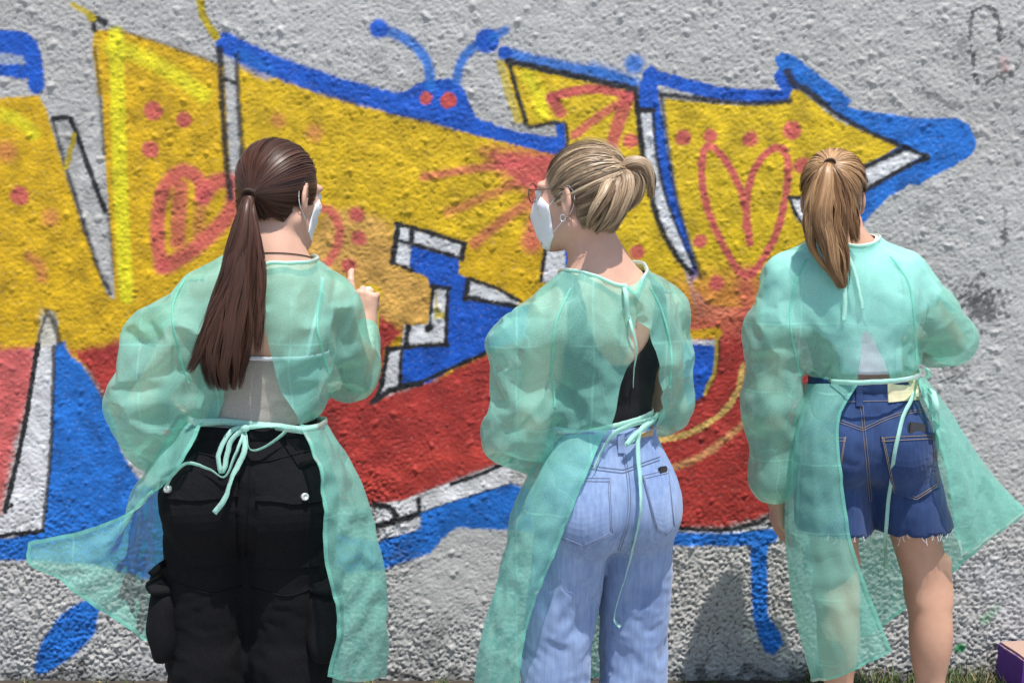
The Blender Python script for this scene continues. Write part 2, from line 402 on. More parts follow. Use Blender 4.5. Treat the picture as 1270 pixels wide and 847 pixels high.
# outlines
for pts, w, s, o in (([(113, 22), (122, 24), (130, 29)], 7, 1.5, 1), ([(116, 26), (117, 37)], 5, 2, 1), ([(66, 148), (84, 146), (91, 156), (110, 208), (130, 262)], 5.5, 1.2, 1),
               ([(66, 152), (80, 202), (101, 268), (121, 332), (136, 362)], 4, 2.5, 0.85), ([(118, 60), (124, 120), (129, 190)], 3, 2.5, 0.7), ([(134, 262), (141, 340)], 3, 3, 0.6),
               ([(272, 62), (275, 110), (280, 190), (286, 245)], 6.5, 2.2, 0.9), ([(293, 70), (296, 130), (301, 195)], 5, 2, 0.8), ([(278, 99), (292, 102)], 4, 1.5, 0.9), ([(150, 40), (200, 54), (270, 80)], 3, 3, 0.5),
               ([(630, 76), (700, 92), (760, 105), (788, 112)], 7, 1.8, 1), ([(632, 80), (642, 118), (652, 150)], 5, 1.8, 0.95), ([(651, 153), (658, 158), (688, 152)], 4, 1.8, 0.9), ([(690, 153), (702, 156), (704, 195)], 3.5, 1.8, 0.9),
               ([(788, 110), (793, 160), (799, 200), (813, 264), (834, 310), (857, 339)], 6, 1.6, 0.95), ([(790, 137), (810, 137)], 5, 1.2, 1), ([(810, 140), (814, 190), (826, 245), (844, 292), (862, 332)], 3, 1.2, 0.8),
               ([(820, 118), (860, 122), (930, 129), (980, 125)], 5, 2.0, 0.9), ([(820, 118), (828, 180), (838, 240), (853, 295), (869, 345)], 4, 2.2, 0.75), ([(976, 90), (985, 104), (1000, 112), (1022, 130)], 8, 2.5, 0.9),
               ([(1010, 118), (1035, 140), (1070, 160), (1120, 182), (1150, 195)], 4.5, 1.6, 0.95), ([(1068, 210), (1095, 197), (1122, 184)], 5.5, 1.8, 0.95), ([(1071, 237), (1110, 215), (1150, 195)], 4.5, 1.3, 1),
               ([(838, 655), (895, 657), (940, 648), (965, 632)], 5, 1.6, 0.95), ([(880, 664), (920, 660), (960, 649)], 5, 1.3, 0.95),
               ([(480, 142), (530, 152), (560, 162)], 3, 3, 0.6), ([(440, 128), (400, 115)], 3, 3, 0.5), ([(888, 410), (890, 440), (878, 480), (855, 505)], 6, 3, 0.8)):
    stroke(pts, w + 0.8, BLACK, s + 0.7, min(1, o + 0.05))
stroke([(842, 660), (900, 662), (950, 652)], 3.5, WHITE, 1.3, 0.9)
stroke([(838, 668), (900, 669), (955, 665)], 16, BLUE2, 2.5); stroke([(942, 680), (943, 760), (956, 800)], 19, BLUE2, 2.5); stroke([(955, 664), (944, 668), (942, 690)], 16, BLUE2, 2.5)
poly([(846, 426), (888, 424), (886, 460), (872, 490), (850, 505), (780, 500), (780, 426)], BLUE, 1.8)
stroke([(780, 416), (850, 416), (889, 412)], 12, YEL, 3, 0.9); stroke([(780, 424), (850, 424), (886, 425)], 5, WHITE, 1.5, 0.9)
stroke([(889, 420), (886, 460), (874, 488)], 4, DKYEL, 1.6, 0.8)
stroke([(815, 546), (855, 537), (892, 515), (912, 490), (921, 455)], 7, GOLD, 1.8, 0.95, 1.5); stroke([(828, 582), (868, 566), (905, 540), (932, 516)], 8, (0.55, 0.30, 0.12), 3.0, 0.75, 1.6)
# stray marks
stroke([(90, 6), (108, 16), (114, 22)], 9, DKYEL, 2.2, 0.95, taper=(0.5, 1.1)); stroke([(247, -10), (252, 20), (268, 46)], 9, DKYEL, 1.8, 1.0)
stroke([(92, 168), (87, 190), (82, 208)], 6, DKYEL, 1.6, 0.95); stroke([(620, 78), (632, 120), (642, 150)], 8, DKYEL, 1.6, 0.8)
dot(460, 365, 12, (0.72, 0.47, 0.004), 4, 0.9)
DK = (0.07, 0.07, 0.07)
for pts, w, o in (([(1206, 18), (1203, 45), (1207, 75), (1213, 104), (1235, 97), (1248, 90)], 3.0, 0.8), ([(1208, 14), (1220, 8), (1231, 11), (1238, 28), (1239, 50)], 4.2, 0.85), ([(1239, 50), (1252, 46), (1266, 55), (1268, 72), (1255, 92), (1244, 98)], 3.0, 0.75),
                  ([(1137, 113), (1160, 121), (1184, 134)], 6, 0.55), ([(1130, 17), (1142, 20)], 4, 0.5), ([(1246, 285), (1247, 298)], 7, 0.75), ([(1244, 255), (1247, 270), (1242, 318), (1256, 340)], 3, 0.45), ([(1190, 215), (1215, 380)], 2, 0.12)):
    stroke(pts, w, DK, 1.2, o, 2.4)
stroke([(1244, 76), (1246, 84)], 9, (0.55, 0.25, 0.25), 5, 0.4)
for (x, y, r, o) in ((1217, 380, 20, 0.8), (1205, 365, 14, 0.7), (1185, 460, 10, 0.5), (1150, 262, 10, 0.4), (1192, 60, 12, 0.4), (500, 690, 9, 0.5), (470, 800, 10, 0.4), (530, 800, 16, 0.4), (545, 785, 10, 0.35), (1195, 840, 20, 0.5)):
    dot(x, y, r, DK, 12, o, 14)
stroke([(1222, 768), (1236, 752)], 9, (0.10, 0.35, 0.16), 4, 0.6, 3); dot(1190, 803, 6, (0.01, 0.26, 0.07), 2.5, 0.9)
poly([(1180, 700), (1230, 690), (1290, 730), (1290, 780), (1240, 770)], (0.38, 0.385, 0.40), 12, 0.6, 4)
# darker in the deepest pits of the coarse render and towards the foot
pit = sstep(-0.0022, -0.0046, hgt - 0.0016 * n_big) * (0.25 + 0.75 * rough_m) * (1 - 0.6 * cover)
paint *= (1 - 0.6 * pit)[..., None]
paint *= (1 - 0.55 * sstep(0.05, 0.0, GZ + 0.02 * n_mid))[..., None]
paint = np.clip(paint, 0.003, 0.9)
hgt *= (0.66 + 0.16 * rough_m) * (1 - 0.20 * cover)        # paint fills the finest grain

wallV = np.stack([GX, WALL_Y - hgt, GZ], -1).reshape(-1, 3)
ii = (np.arange(NX - 1)[:, None] * NZ + np.arange(NZ - 1)[None, :]).ravel()
wallF = np.stack([ii, ii + NZ, ii + NZ + 1, ii + 1], 1)
# the wall has a body: back, ends and coping close it
nfront = len(wallV)
bx = np.array([(gx[0], WALL_Y, gz[0]), (gx[-1], WALL_Y, gz[0]), (gx[-1], WALL_Y, gz[-1]), (gx[0], WALL_Y, gz[-1]),
               (gx[0], WALL_Y + 0.3, gz[0]), (gx[-1], WALL_Y + 0.3, gz[0]), (gx[-1], WALL_Y + 0.3, gz[-1]), (gx[0], WALL_Y + 0.3, gz[-1])])
extraF = np.array([(4, 7, 6, 5), (0, 3, 7, 4), (1, 5, 6, 2), (3, 2, 6, 7), (0, 4, 5, 1)]) + nfront
m_wall, nt, b = new_mat('painted_render')
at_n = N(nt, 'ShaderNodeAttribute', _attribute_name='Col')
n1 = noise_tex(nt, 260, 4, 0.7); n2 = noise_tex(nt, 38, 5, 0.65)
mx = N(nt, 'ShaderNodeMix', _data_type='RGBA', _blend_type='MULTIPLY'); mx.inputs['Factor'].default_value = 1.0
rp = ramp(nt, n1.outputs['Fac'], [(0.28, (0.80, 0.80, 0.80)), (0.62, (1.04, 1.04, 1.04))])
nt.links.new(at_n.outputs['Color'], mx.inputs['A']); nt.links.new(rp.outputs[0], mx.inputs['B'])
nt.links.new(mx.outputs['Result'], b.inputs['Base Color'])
rr_ = ramp(nt, n2.outputs['Fac'], [(0.3, (0.48,) * 3), (0.7, (0.72,) * 3)])
nt.links.new(rr_.outputs[0], b.inputs['Roughness'])
b.inputs['Specular IOR Level'].default_value = 0.35
bump(nt, b, n1.outputs['Fac'], 0.8, 0.0022)
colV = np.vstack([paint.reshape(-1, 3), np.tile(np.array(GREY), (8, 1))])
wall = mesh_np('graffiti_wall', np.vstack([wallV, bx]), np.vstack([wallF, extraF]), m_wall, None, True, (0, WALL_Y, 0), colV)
wall.location = (0, WALL_Y, 0)
tag(wall, 'rough rendered grey wall covered with yellow, red and blue graffiti lettering', 'wall')
print('wall verts', len(wallV))
# ================================================================== ground
m_ground, nt, b = new_mat('dusty_paving')
n1 = noise_tex(nt, 3.0, 6, 0.65); n2 = noise_tex(nt, 90, 4, 0.7)
r1 = ramp(nt, n1.outputs['Fac'], [(0.3, (0.27, 0.25, 0.225)), (0.7, (0.38, 0.36, 0.33))])
r2 = ramp(nt, n2.outputs['Fac'], [(0.3, (0.65,) * 3), (0.7, (1.05,) * 3)])
mx = N(nt, 'ShaderNodeMix', _data_type='RGBA', _blend_type='MULTIPLY'); mx.inputs['Factor'].default_value = 1.0
nt.links.new(r1.outputs[0], mx.inputs['A']); nt.links.new(r2.outputs[0], mx.inputs['B'])
# dark strip along the wall: the shade at its foot put into the colour
tcg = N(nt, 'ShaderNodeTexCoord'); sg = N(nt, 'ShaderNodeSeparateXYZ'); nt.links.new(tcg.outputs['Object'], sg.inputs[0])
ng = noise_tex(nt, 6, 4); mg = N(nt, 'ShaderNodeMath', _operation='MULTIPLY_ADD'); mg.inputs[1].default_value = 0.35; nt.links.new(ng.outputs['Fac'], mg.inputs[0]); nt.links.new(sg.outputs['Y'], mg.inputs[2])
mr = N(nt, 'ShaderNodeMapRange'); mr.inputs[1].default_value = WALL_Y - 0.22; mr.inputs[2].default_value = WALL_Y - 0.12; nt.links.new(mg.outputs[0], mr.inputs[0])
mxs = N(nt, 'ShaderNodeMix', _data_type='RGBA'); mxs.inputs['B'].default_value = (0.045, 0.036, 0.026, 1); nt.links.new(mr.outputs[0], mxs.inputs['Factor']); nt.links.new(mx.outputs['Result'], mxs.inputs['A'])
nt.links.new(mxs.outputs['Result'], b.inputs['Base Color'])
b.inputs['Roughness'].default_value = 0.9
bump(nt, b, n2.outputs['Fac'], 0.6, 0.01)
g = mesh_np('ground', [(-150, -150, 0), (150, -150, 0), (150, 150, 0), (-150, 150, 0)], [(0, 1, 2, 3)], m_ground, smooth=False)
tag(g, kind='structure')

# grass and weeds along the foot of the wall
m_grass, nt, b = new_mat('grass')
an = N(nt, 'ShaderNodeAttribute', _attribute_name='Col')
nt.links.new(an.outputs['Color'], b.inputs['Base Color'])
b.inputs['Roughness'].default_value = 0.55
b.inputs['Transmission Weight'].default_value = 0.0
gr = np.random.default_rng(5)
V, F, C = [], [], []
def blade(x, y, h, lean, wid, c):
    i = len(V)
    a = gr.uniform(0, 6.28); dx, dy = math.cos(a) * lean, math.sin(a) * lean
    px_, py_ = -math.sin(a) * wid, math.cos(a) * wid
    for t in (0.0, 0.5, 1.0):
        w = (1 - t) * 1.0 + 0.08
        z = h * (t - 0.25 * t * t * lean / max(h, 0.01))
        V.append((x + dx * t * t - px_ * w, y + dy * t * t - py_ * w, z)); V.append((x + dx * t * t + px_ * w, y + dy * t * t + py_ * w, z))
        C.extend([c, c])
    F.extend([(i, i + 1, i + 3, i + 2), (i + 2, i + 3, i + 5, i + 4)])
for k in range(9000):
    u = gr.random()
    x = gr.uniform(0.95, 2.6) if u < 0.75 else gr.uniform(-2.2, 0.95)
    dense = x > 0.95
    y = WALL_Y - 0.02 - abs(gr.normal(0, 0.10 if dense else 0.03))
    clump = math.sin(x * 23) + math.sin(x * 57 + y * 30)
    if clump < (-0.9 if dense else 0.9): continue
    h = gr.uniform(0.015, 0.07) * (1.2 if dense else 0.45)
    g0 = gr.uniform(0.6, 1.2)
    c = np.array((0.065, 0.105, 0.025)) * g0 if gr.random() < 0.68 else np.array((0.24, 0.20, 0.10)) * g0
    if gr.random() < 0.04: c = np.array((0.10, 0.05, 0.20))
    blade(x, y, h, gr.uniform(0.005, 0.05), gr.uniform(0.0012, 0.0035), c)
go = mesh_np('grass', np.array(V), F, m_grass, None, False, None, np.array(C))
tag(go, 'short green and straw-coloured grass at the foot of the wall', 'grass', kind='stuff')

# painted concrete block on the grass
bm = bmesh.new()
bmesh.ops.create_cube(bm, size=1.0)
bmesh.ops.scale(bm, vec=(0.26, 0.16, 0.15), verts=bm.verts)
bmesh.ops.bevel(bm, geom=list(bm.edges), offset=0.008, segments=2, affect='EDGES')
bmesh.ops.subdivide_edges(bm, edges=list(bm.edges), cuts=3, use_grid_fill=True)
for v in bm.verts:
    v.co += Vector((math.sin(v.co.z * 160 + v.co.x * 71), math.cos(v.co.x * 133), math.sin(v.co.x * 97 + v.co.y * 141))) * 0.0016
me = bpy.data.meshes.new('painted_block'); bm.to_mesh(me); bm.free()
m_blk, nt, b = new_mat('purple_paint_on_concrete')
tc = N(nt, 'ShaderNodeTexCoord'); sp = N(nt, 'ShaderNodeSeparateXYZ')
nt.links.new(tc.outputs['Object'], sp.inputs[0])
nn = noise_tex(nt, 45, 4)
ad = N(nt, 'ShaderNodeMath', _operation='MULTIPLY_ADD'); ad.inputs[1].default_value = 0.03
nt.links.new(nn.outputs['Fac'], ad.inputs[0]); nt.links.new(sp.outputs['Z'], ad.inputs[2])
r = ramp(nt, ad.outputs[0], [(0.0, (0.09, 0.02, 0.22)), (0.078, (0.10, 0.025, 0.24)), (0.086, (0.36, 0.24, 0.19))])
nt.links.new(r.outputs[0], b.inputs['Base Color']); b.inputs['Roughness'].default_value = 0.7
bump(nt, b, nn.outputs['Fac'], 0.5, 0.004)
me.materials.append(m_blk)
blk = bpy.data.objects.new('painted_block', me); COL.objects.link(blk)
blk.location = (at(1250, 810, 3.36)[0] + 0.13, 3.36, 0.075); blk.rotation_euler = (0, 0, math.radians(6))
tag(blk, 'small concrete block painted purple, lying in the grass against the wall', 'block')
# ================================================================== shape library: distance fields, meshing, cloth
f32 = np.float32
def A(*v): return np.array(v, f32)
def rotz(a):
    c, s = math.cos(a), math.sin(a)
    return np.array(((c, -s, 0), (s, c, 0), (0, 0, 1)), f32)       # columns: right, forward, up of a figure turned left by a
def rotx(a):
    c, s = math.cos(a), math.sin(a)
    return np.array(((1, 0, 0), (0, c, -s), (0, s, c)), f32)
def roty(a):
    c, s = math.cos(a), math.sin(a)
    return np.array(((c, 0, s), (0, 1, 0), (-s, 0, c)), f32)
class SDF:
    """smooth union / cut of round cones and ellipsoids, each evaluated only near itself"""
    def __init__(self): self.p = []
    def cone(self, a, b, ra, rb, k=0.03, op=1):
        self.p.append(('c', A(*a), A(*b), ra, rb, k, op)); return self
    def ell(self, c, r, R=None, k=0.03, op=1):
        self.p.append(('e', A(*c), A(*r), np.eye(3, dtype=f32) if R is None else R, 0, k, op)); return self
    def chain(self, pts, rad, k=0.02):
        for i in range(len(pts) - 1): self.cone(pts[i], pts[i + 1], rad[i], rad[i + 1], k)
        return self
    def box(self):
        lo, hi = np.full(3, 9e9), np.full(3, -9e9)
        for q in self.p:
            if q[6] < 0: continue
            if q[0] == 'c':
                m = max(q[3], q[4]); lo = np.minimum(lo, np.minimum(q[1], q[2]) - m); hi = np.maximum(hi, np.maximum(q[1], q[2]) + m)
            else:
                m = np.max(q[2]); lo = np.minimum(lo, q[1] - m); hi = np.maximum(hi, q[1] + m)
        return lo, hi
    def __call__(self, P, grow=0.0, reach=0.09):
        P = np.asarray(P, f32)
        d = np.full(len(P), 1.0, f32)
        for q in self.p:
            kind, k, op = q[0], q[5], q[6]
            if kind == 'c':
                a, b, ra, rb = q[1:5]; m = max(ra, rb) + reach + k
                lo, hi = np.minimum(a, b) - m, np.maximum(a, b) + m
            else:
                c, r, R = q[1:4]; m = np.max(r) + reach + k
                lo, hi = c - m, c + m
            s = np.nonzero(((P > lo) & (P < hi)).all(1))[0]
            if len(s) == 0: continue
            Q = P[s]
            if kind == 'c':
                ba = b - a; t = np.clip(((Q - a) @ ba) / max(float(ba @ ba), 1e-9), 0, 1)
                v = np.linalg.norm(Q - a - t[:, None] * ba, axis=1) - (ra + (rb - ra) * t) - (grow if op > 0 else 0)
            else:
                l = (Q - c) @ R; rr = r + (grow if op > 0 else 0)
                k0 = np.linalg.norm(l / rr, axis=1); k1 = np.linalg.norm(l / (rr * rr), axis=1)
                v = k0 * (k0 - 1) / np.maximum(k1, 1e-6)
            e = d[s]
            if op > 0:
                h = np.clip(0.5 + 0.5 * (e - v) / k, 0, 1)
                d[s] = e + (v - e) * h - k * h * (1 - h)
            else:
                h = np.clip(0.5 - 0.5 * (e + v) / k, 0, 1)
                d[s] = e + (-v - e) * h + k * h * (1 - h)
        return d
    def grad(self, P, e=0.003):
        g = np.stack([self(P + A(*(e * np.eye(3)[i]))) - self(P - A(*(e * np.eye(3)[i]))) for i in range(3)], 1)
        return g / np.maximum(np.linalg.norm(g, axis=1, keepdims=True), 1e-9)
def surface_nets(fn, lo, hi, h):
    lo = np.asarray(lo, f32); n = np.ceil((np.asarray(hi) - lo) / h).astype(int) + 1
    ax = [lo[i] + h * np.arange(n[i], dtype=f32) for i in range(3)]
    G = np.stack(np.meshgrid(*ax, indexing='ij'), -1).reshape(-1, 3)
    f = fn(G).reshape(n)
    s = f < 0
    nc = n - 1
    cnt = np.zeros(nc, f32); acc = np.zeros((*nc, 3), f32)
    off = [(i, j, k) for i in (0, 1) for j in (0, 1) for k in (0, 1)]
    def cor(a, o): return a[o[0]:o[0] + nc[0], o[1]:o[1] + nc[1], o[2]:o[2] + nc[2]]
    for axis in range(3):
        for o in off:
            if o[axis]: continue
            o2 = list(o); o2[axis] = 1
            a, b = cor(f, o), cor(f, o2)
            m = (a < 0) != (b < 0)
            t = np.where(m, a / np.where(m, a - b, 1), 0)
            cnt += m
            for i in range(3):
                acc[..., i] += np.where(m, (t if i == axis else o[i]), 0)
    act = cnt > 0
    idx = np.full(nc, -1, np.int64); idx[act] = np.arange(act.sum())
    cells = np.argwhere(act).astype(f32)
    V = lo + h * (cells + acc[act] / cnt[act][:, None])
    F = []
    for axis in range(3):
        o = [0, 0, 0]; o[axis] = 1
        a = s[:n[0] - o[0], :n[1] - o[1], :n[2] - o[2]]; b = s[o[0]:, o[1]:, o[2]:]
        e = np.argwhere(a != b)
        u, v = (axis + 1) % 3, (axis + 2) % 3
        e = e[(e[:, u] > 0) & (e[:, v] > 0) & (e[:, u] < nc[u]) & (e[:, v] < nc[v])]
        if len(e) == 0: continue
        flip = a[e[:, 0], e[:, 1], e[:, 2]]
        q = []
        for du, dv in ((1, 1), (0, 1), (0, 0), (1, 0)):
            c = e.copy(); c[:, u] -= du; c[:, v] -= dv
            q.append(idx[c[:, 0], c[:, 1], c[:, 2]])
        q = np.stack(q, 1)
        q = np.where(flip[:, None], q, q[:, ::-1])
        F.append(q[(q >= 0).all(1)])
    return V, np.vstack(F)
def polish(V, fn, n=2):
    """pull net vertices onto the true surface"""
    for _ in range(n):
        d = fn(V); e = 0.002
        g = np.stack([fn(V + A(*(e * np.eye(3)[i]))) - fn(V - A(*(e * np.eye(3)[i]))) for i in range(3)], 1) / (2 * e)
        V = V - g * (d / np.maximum((g * g).sum(1), 0.2))[:, None] * 0.8
    return V
def compact(V, F):
    used = np.zeros(len(V), bool); used[F.ravel()] = True
    m = np.cumsum(used) - 1
    return V[used], m[F], used
def vnormals(V, F):
    n = np.cross(V[F[:, 2]] - V[F[:, 0]], V[F[:, -1]] - V[F[:, 1]])
    out = np.zeros_like(V)
    for c in range(F.shape[1]):
        for i in range(3): out[:, i] += np.bincount(F[:, c], n[:, i], len(V))
    return out / np.maximum(np.linalg.norm(out, axis=1, keepdims=True), 1e-9)
def edges_of(F):
    k = F.shape[1]
    E = np.vstack([F[:, [i, (i + 1) % k]] for i in range(k)]); E.sort(1)
    return np.unique(E, axis=0, return_counts=True)
def laplace(V, F, it=1, w=0.5, keep_boundary=True):
    E, c = edges_of(F)
    bd = np.zeros(len(V), bool)
    if keep_boundary: bd[E[c == 1].ravel()] = True
    i, j = E[:, 0], E[:, 1]
    deg = np.maximum(np.bincount(np.r_[i, j], minlength=len(V)), 1)[:, None]
    for _ in range(it):
        s = np.stack([np.bincount(i, V[j, a], len(V)) + np.bincount(j, V[i, a], len(V)) for a in range(3)], 1)
        V2 = V + w * (s / deg - V)
        V2[bd] = V[bd]; V = V2.astype(f32)
    return V
class Noise3:
    """smooth sum-of-waves noise"""
    def __init__(self, lam, seed, n=26):
        r = np.random.default_rng(seed)
        d = r.standard_normal((n, 3)); d /= np.linalg.norm(d, axis=1, keepdims=True)
        self.k = (d * (2 * math.pi / (lam * r.uniform(0.7, 1.5, (n, 1))))).astype(f32); self.ph = r.uniform(0, 6.28, n).astype(f32); self.n = n
    def __call__(self, P): return np.sin(np.asarray(P, f32) @ self.k.T + self.ph).sum(1) / math.sqrt(self.n / 2)
def crumple(V, F, excess=0.04, iters=160, amp=0.006, lam=0.09, pin=None, anchor=0.004, sdf=None, gap=0.006, seed=1, bend=0.25, grav=0.0, aniso=None, collide_every=8):
    """relax a sheet that is a little larger than its form, so that it buckles into creases"""
    V = V.astype(f32); k = F.shape[1]
    E, cnt = edges_of(F)
    if k == 4:
        D = np.vstack([F[:, [0, 2]], F[:, [1, 3]]])
    else: D = np.zeros((0, 2), int)
    i, j = E[:, 0], E[:, 1]
    # bending pairs: two steps along the sheet
    src = np.r_[i, j]; dst = np.r_[j, i]
    o = np.argsort(src, kind='stable'); src, dst = src[o], dst[o]
    start = np.searchsorted(src, np.arange(len(V))); end = np.searchsorted(src, np.arange(len(V)), 'right')
    B = []
    four = np.nonzero(end - start == 4)[0]
    nb = np.stack([dst[start[four] + a] for a in range(4)], 1)
    P0 = V[four]
    best = None
    dirs = V[nb] - P0[:, None]
    dirs /= np.maximum(np.linalg.norm(dirs, axis=2, keepdims=True), 1e-9)
    dp = np.einsum('nak,nbk->nab', dirs, dirs) + 4 * np.eye(4)
    opp = dp[:, 0].argmin(1)
    B.append(np.stack([nb[:, 0], nb[np.arange(len(nb)), opp]], 1))
    rest = np.array([[x for x in (1, 2, 3) if x != a_] for a_ in (0, 1, 2, 3)], dtype=object)
    other = np.stack([np.where(opp == 1, 2, 1), np.where(opp == 3, 2, 3)], 1)
    B.append(np.stack([nb[np.arange(len(nb)), other[:, 0]], nb[np.arange(len(nb)), other[:, 1]]], 1))
    B = np.vstack(B)
    C = np.vstack([E, D, B]); wC = np.r_[np.ones(len(E)), np.full(len(D), 0.5), np.full(len(B), bend)].astype(f32)
    L0 = np.linalg.norm(V[C[:, 0]] - V[C[:, 1]], axis=1)
    ex = np.broadcast_to(np.asarray(excess, f32), (len(V),))
    exC = 0.5 * (ex[C[:, 0]] + ex[C[:, 1]])
    if aniso is not None:        # (axis, factor): excess only along some direction
        dv = (V[C[:, 0]] - V[C[:, 1]]) / np.maximum(L0, 1e-9)[:, None]
        exC = exC * (aniso[1] + (1 - aniso[1]) * np.abs(dv @ A(*aniso[0])))
    L0 = (L0 * (1 + exC)).astype(f32)
    n0 = Noise3(lam, seed); n1 = Noise3(lam * 0.45, seed + 1)
    nr = vnormals(V, F)
    pw = np.ones(len(V), f32) if pin is None else (1 - np.asarray(pin, f32))
    X = V + nr * (amp * (n0(V) + 0.5 * n1(V)) * pw)[:, None]
    deg = np.bincount(C.ravel(), np.repeat(wC, 2), len(V)).astype(f32)
    deg = np.maximum(deg, 1e-3)[:, None]
    a, b = C[:, 0], C[:, 1]
    vel = np.zeros_like(X)
    for it in range(iters):
        d = X[a] - X[b]; L = np.maximum(np.linalg.norm(d, axis=1), 1e-7)
        s = ((L - L0) / L * 0.5 * wC)[:, None] * d
        dx = np.stack([np.bincount(b, s[:, q], len(V)) - np.bincount(a, s[:, q], len(V)) for q in range(3)], 1) / deg * 1.7
        vel = 0.82 * vel + dx
        step = vel + anchor * (V - X)
        if grav: step[:, 2] -= grav
        X = X + (step * pw[:, None]).astype(f32)
        if sdf is not None and it % collide_every == collide_every - 1:
            q = sdf(X); m = np.nonzero(q < gap)[0]
            if len(m):
                g = sdf.grad(X[m]); X[m] += g * (gap - q[m])[:, None] * pw[m][:, None]
    if sdf is not None:
        for _ in range(2):
            q = sdf(X); m = np.nonzero(q < gap)[0]
            if len(m): X[m] += sdf.grad(X[m]) * (gap - q[m])[:, None]
    return X.astype(f32)
def add_creases(o, V, F, lo=18.0, hi=55.0, top=0.85):
    """keep sharp folds sharp under subdivision"""
    me = o.data; k = F.shape[1]
    nf = np.cross(V[F[:, 2]] - V[F[:, 0]], V[F[:, -1]] - V[F[:, 1]]); nf /= np.maximum(np.linalg.norm(nf, axis=1, keepdims=True), 1e-12)
    E = np.vstack([F[:, [i, (i + 1) % k]] for i in range(k)]); E.sort(1); fi = np.tile(np.arange(len(F)), k)
    key = E[:, 0].astype(np.int64) * len(V) + E[:, 1]
    od = np.argsort(key, kind='stable'); key, fi = key[od], fi[od]
    two = np.nonzero(key[1:] == key[:-1])[0]
    ang = np.degrees(np.arccos(np.clip((nf[fi[two]] * nf[fi[two + 1]]).sum(1), -1, 1)))
    cr = {}
    ev = np.zeros(len(me.edges) * 2, np.int32); me.edges.foreach_get('vertices', ev); ev = ev.reshape(-1, 2); ev.sort(1)
    ek = ev[:, 0].astype(np.int64) * len(V) + ev[:, 1]
    pos = np.searchsorted(key[two], ek); pos = np.clip(pos, 0, len(two) - 1)
    val = np.where(key[two][pos] == ek, np.clip((ang[pos] - lo) / (hi - lo), 0, 1) * top, 0).astype(f32)
    a = me.attributes.new('crease_edge', 'FLOAT', 'EDGE'); a.data.foreach_set('value', val)
def spline(pts, n):
    """Catmull-Rom through pts (any dimension), n samples spread evenly by length"""
    p = np.asarray(pts, float)
    if len(p) == 2: return p[0] + (p[1] - p[0]) * np.linspace(0, 1, n)[:, None]
    e = np.vstack([2 * p[0] - p[1], p, 2 * p[-1] - p[-2]])
    out = []
    for i in range(1, len(e) - 2):
        t = np.linspace(0, 1, 24, endpoint=False)[:, None]
        a, b, c, d = e[i - 1], e[i], e[i + 1], e[i + 2]
        out.append(0.5 * (2 * b + (c - a) * t + (2 * a - 5 * b + 4 * c - d) * t * t + (3 * b - a - 3 * c + d) * t ** 3))
    out = np.vstack(out + [p[-1:]])
    s = np.r_[0, np.cumsum(np.linalg.norm(np.diff(out, axis=0), axis=1))]
    u = np.linspace(0, s[-1], n)
    return np.stack([np.interp(u, s, out[:, k]) for k in range(p.shape[1])], 1)
def frames(C, up=(0, -1, 0)):
    T = np.gradient(C, axis=0); T /= np.maximum(np.linalg.norm(T, axis=1, keepdims=True), 1e-9)
    u = np.asarray(up, float)
    Bn = np.cross(T, u); Bn /= np.maximum(np.linalg.norm(Bn, axis=1, keepdims=True), 1e-6)
    return T, Bn, np.cross(Bn, T)
def tube(C, r, sides=6, caps=True):
    C = np.asarray(C, float); n = len(C)
    r = np.broadcast_to(np.asarray(r, float), (n,))
    T, B, U = frames(C, (0.13, -0.9, 0.4))
    a = np.linspace(0, 2 * math.pi, sides, endpoint=False)
    V = (C[:, None] + r[:, None, None] * (np.cos(a)[None, :, None] * B[:, None] + np.sin(a)[None, :, None] * U[:, None])).reshape(-1, 3)
    F = []
    for i in range(n - 1):
        for j in range(sides):
            F.append((i * sides + j, i * sides + (j + 1) % sides, (i + 1) * sides + (j + 1) % sides, (i + 1) * sides + j))
    if caps:
        F.append(tuple(range(sides))[::-1]); F.append(tuple((n - 1) * sides + j for j in range(sides)))
    return V, F
def ribbon(C, w, up=(0, -1, 0), thick=0.0012, twist=None, curl=0.0):
    """flat tape with thickness"""
    C = np.asarray(C, float); n = len(C)
    T, B, U = frames(C, up)
    if twist is not None:
        a = np.asarray(twist)[:, None]; B, U = B * np.cos(a) + U * np.sin(a), U * np.cos(a) - B * np.sin(a)
    w = np.broadcast_to(np.asarray(w, float), (n,))[:, None] / 2
    V = np.stack([C - B * w + U * thick / 2, C + U * (thick / 2 + curl), C + B * w + U * thick / 2, C + B * w - U * thick / 2, C - U * (thick / 2 - curl), C - B * w - U * thick / 2], 1).reshape(-1, 3)
    F = []
    for i in range(n - 1):
        for j in range(6): F.append((i * 6 + j, i * 6 + (j + 1) % 6, (i + 1) * 6 + (j + 1) % 6, (i + 1) * 6 + j))
    F += [tuple(range(6))[::-1], tuple((n - 1) * 6 + j for j in range(6))]
    return V, F
def join(*parts):
    V, F, k = [], [], 0
    for v, f in parts:
        V.append(np.asarray(v)); F += [tuple(int(i) + k for i in q) for q in f]; k += len(v)
    return np.vstack(V), F
def bvh(V, F): return BVHTree.FromPolygons([tuple(map(float, v)) for v in V], [tuple(int(i) for i in f) for f in F])
def hit(tree, px, py, off=0.0, fallback=None):
    p, n, i, d = tree.ray_cast(Vector((0, 0, CAM_H)), ray(px, py))
    if p is None:
        return (np.array(fallback(px, py)) if fallback else None), None
    if n.y > 0: n = -n
    return np.array(p + n * off), np.array(n)
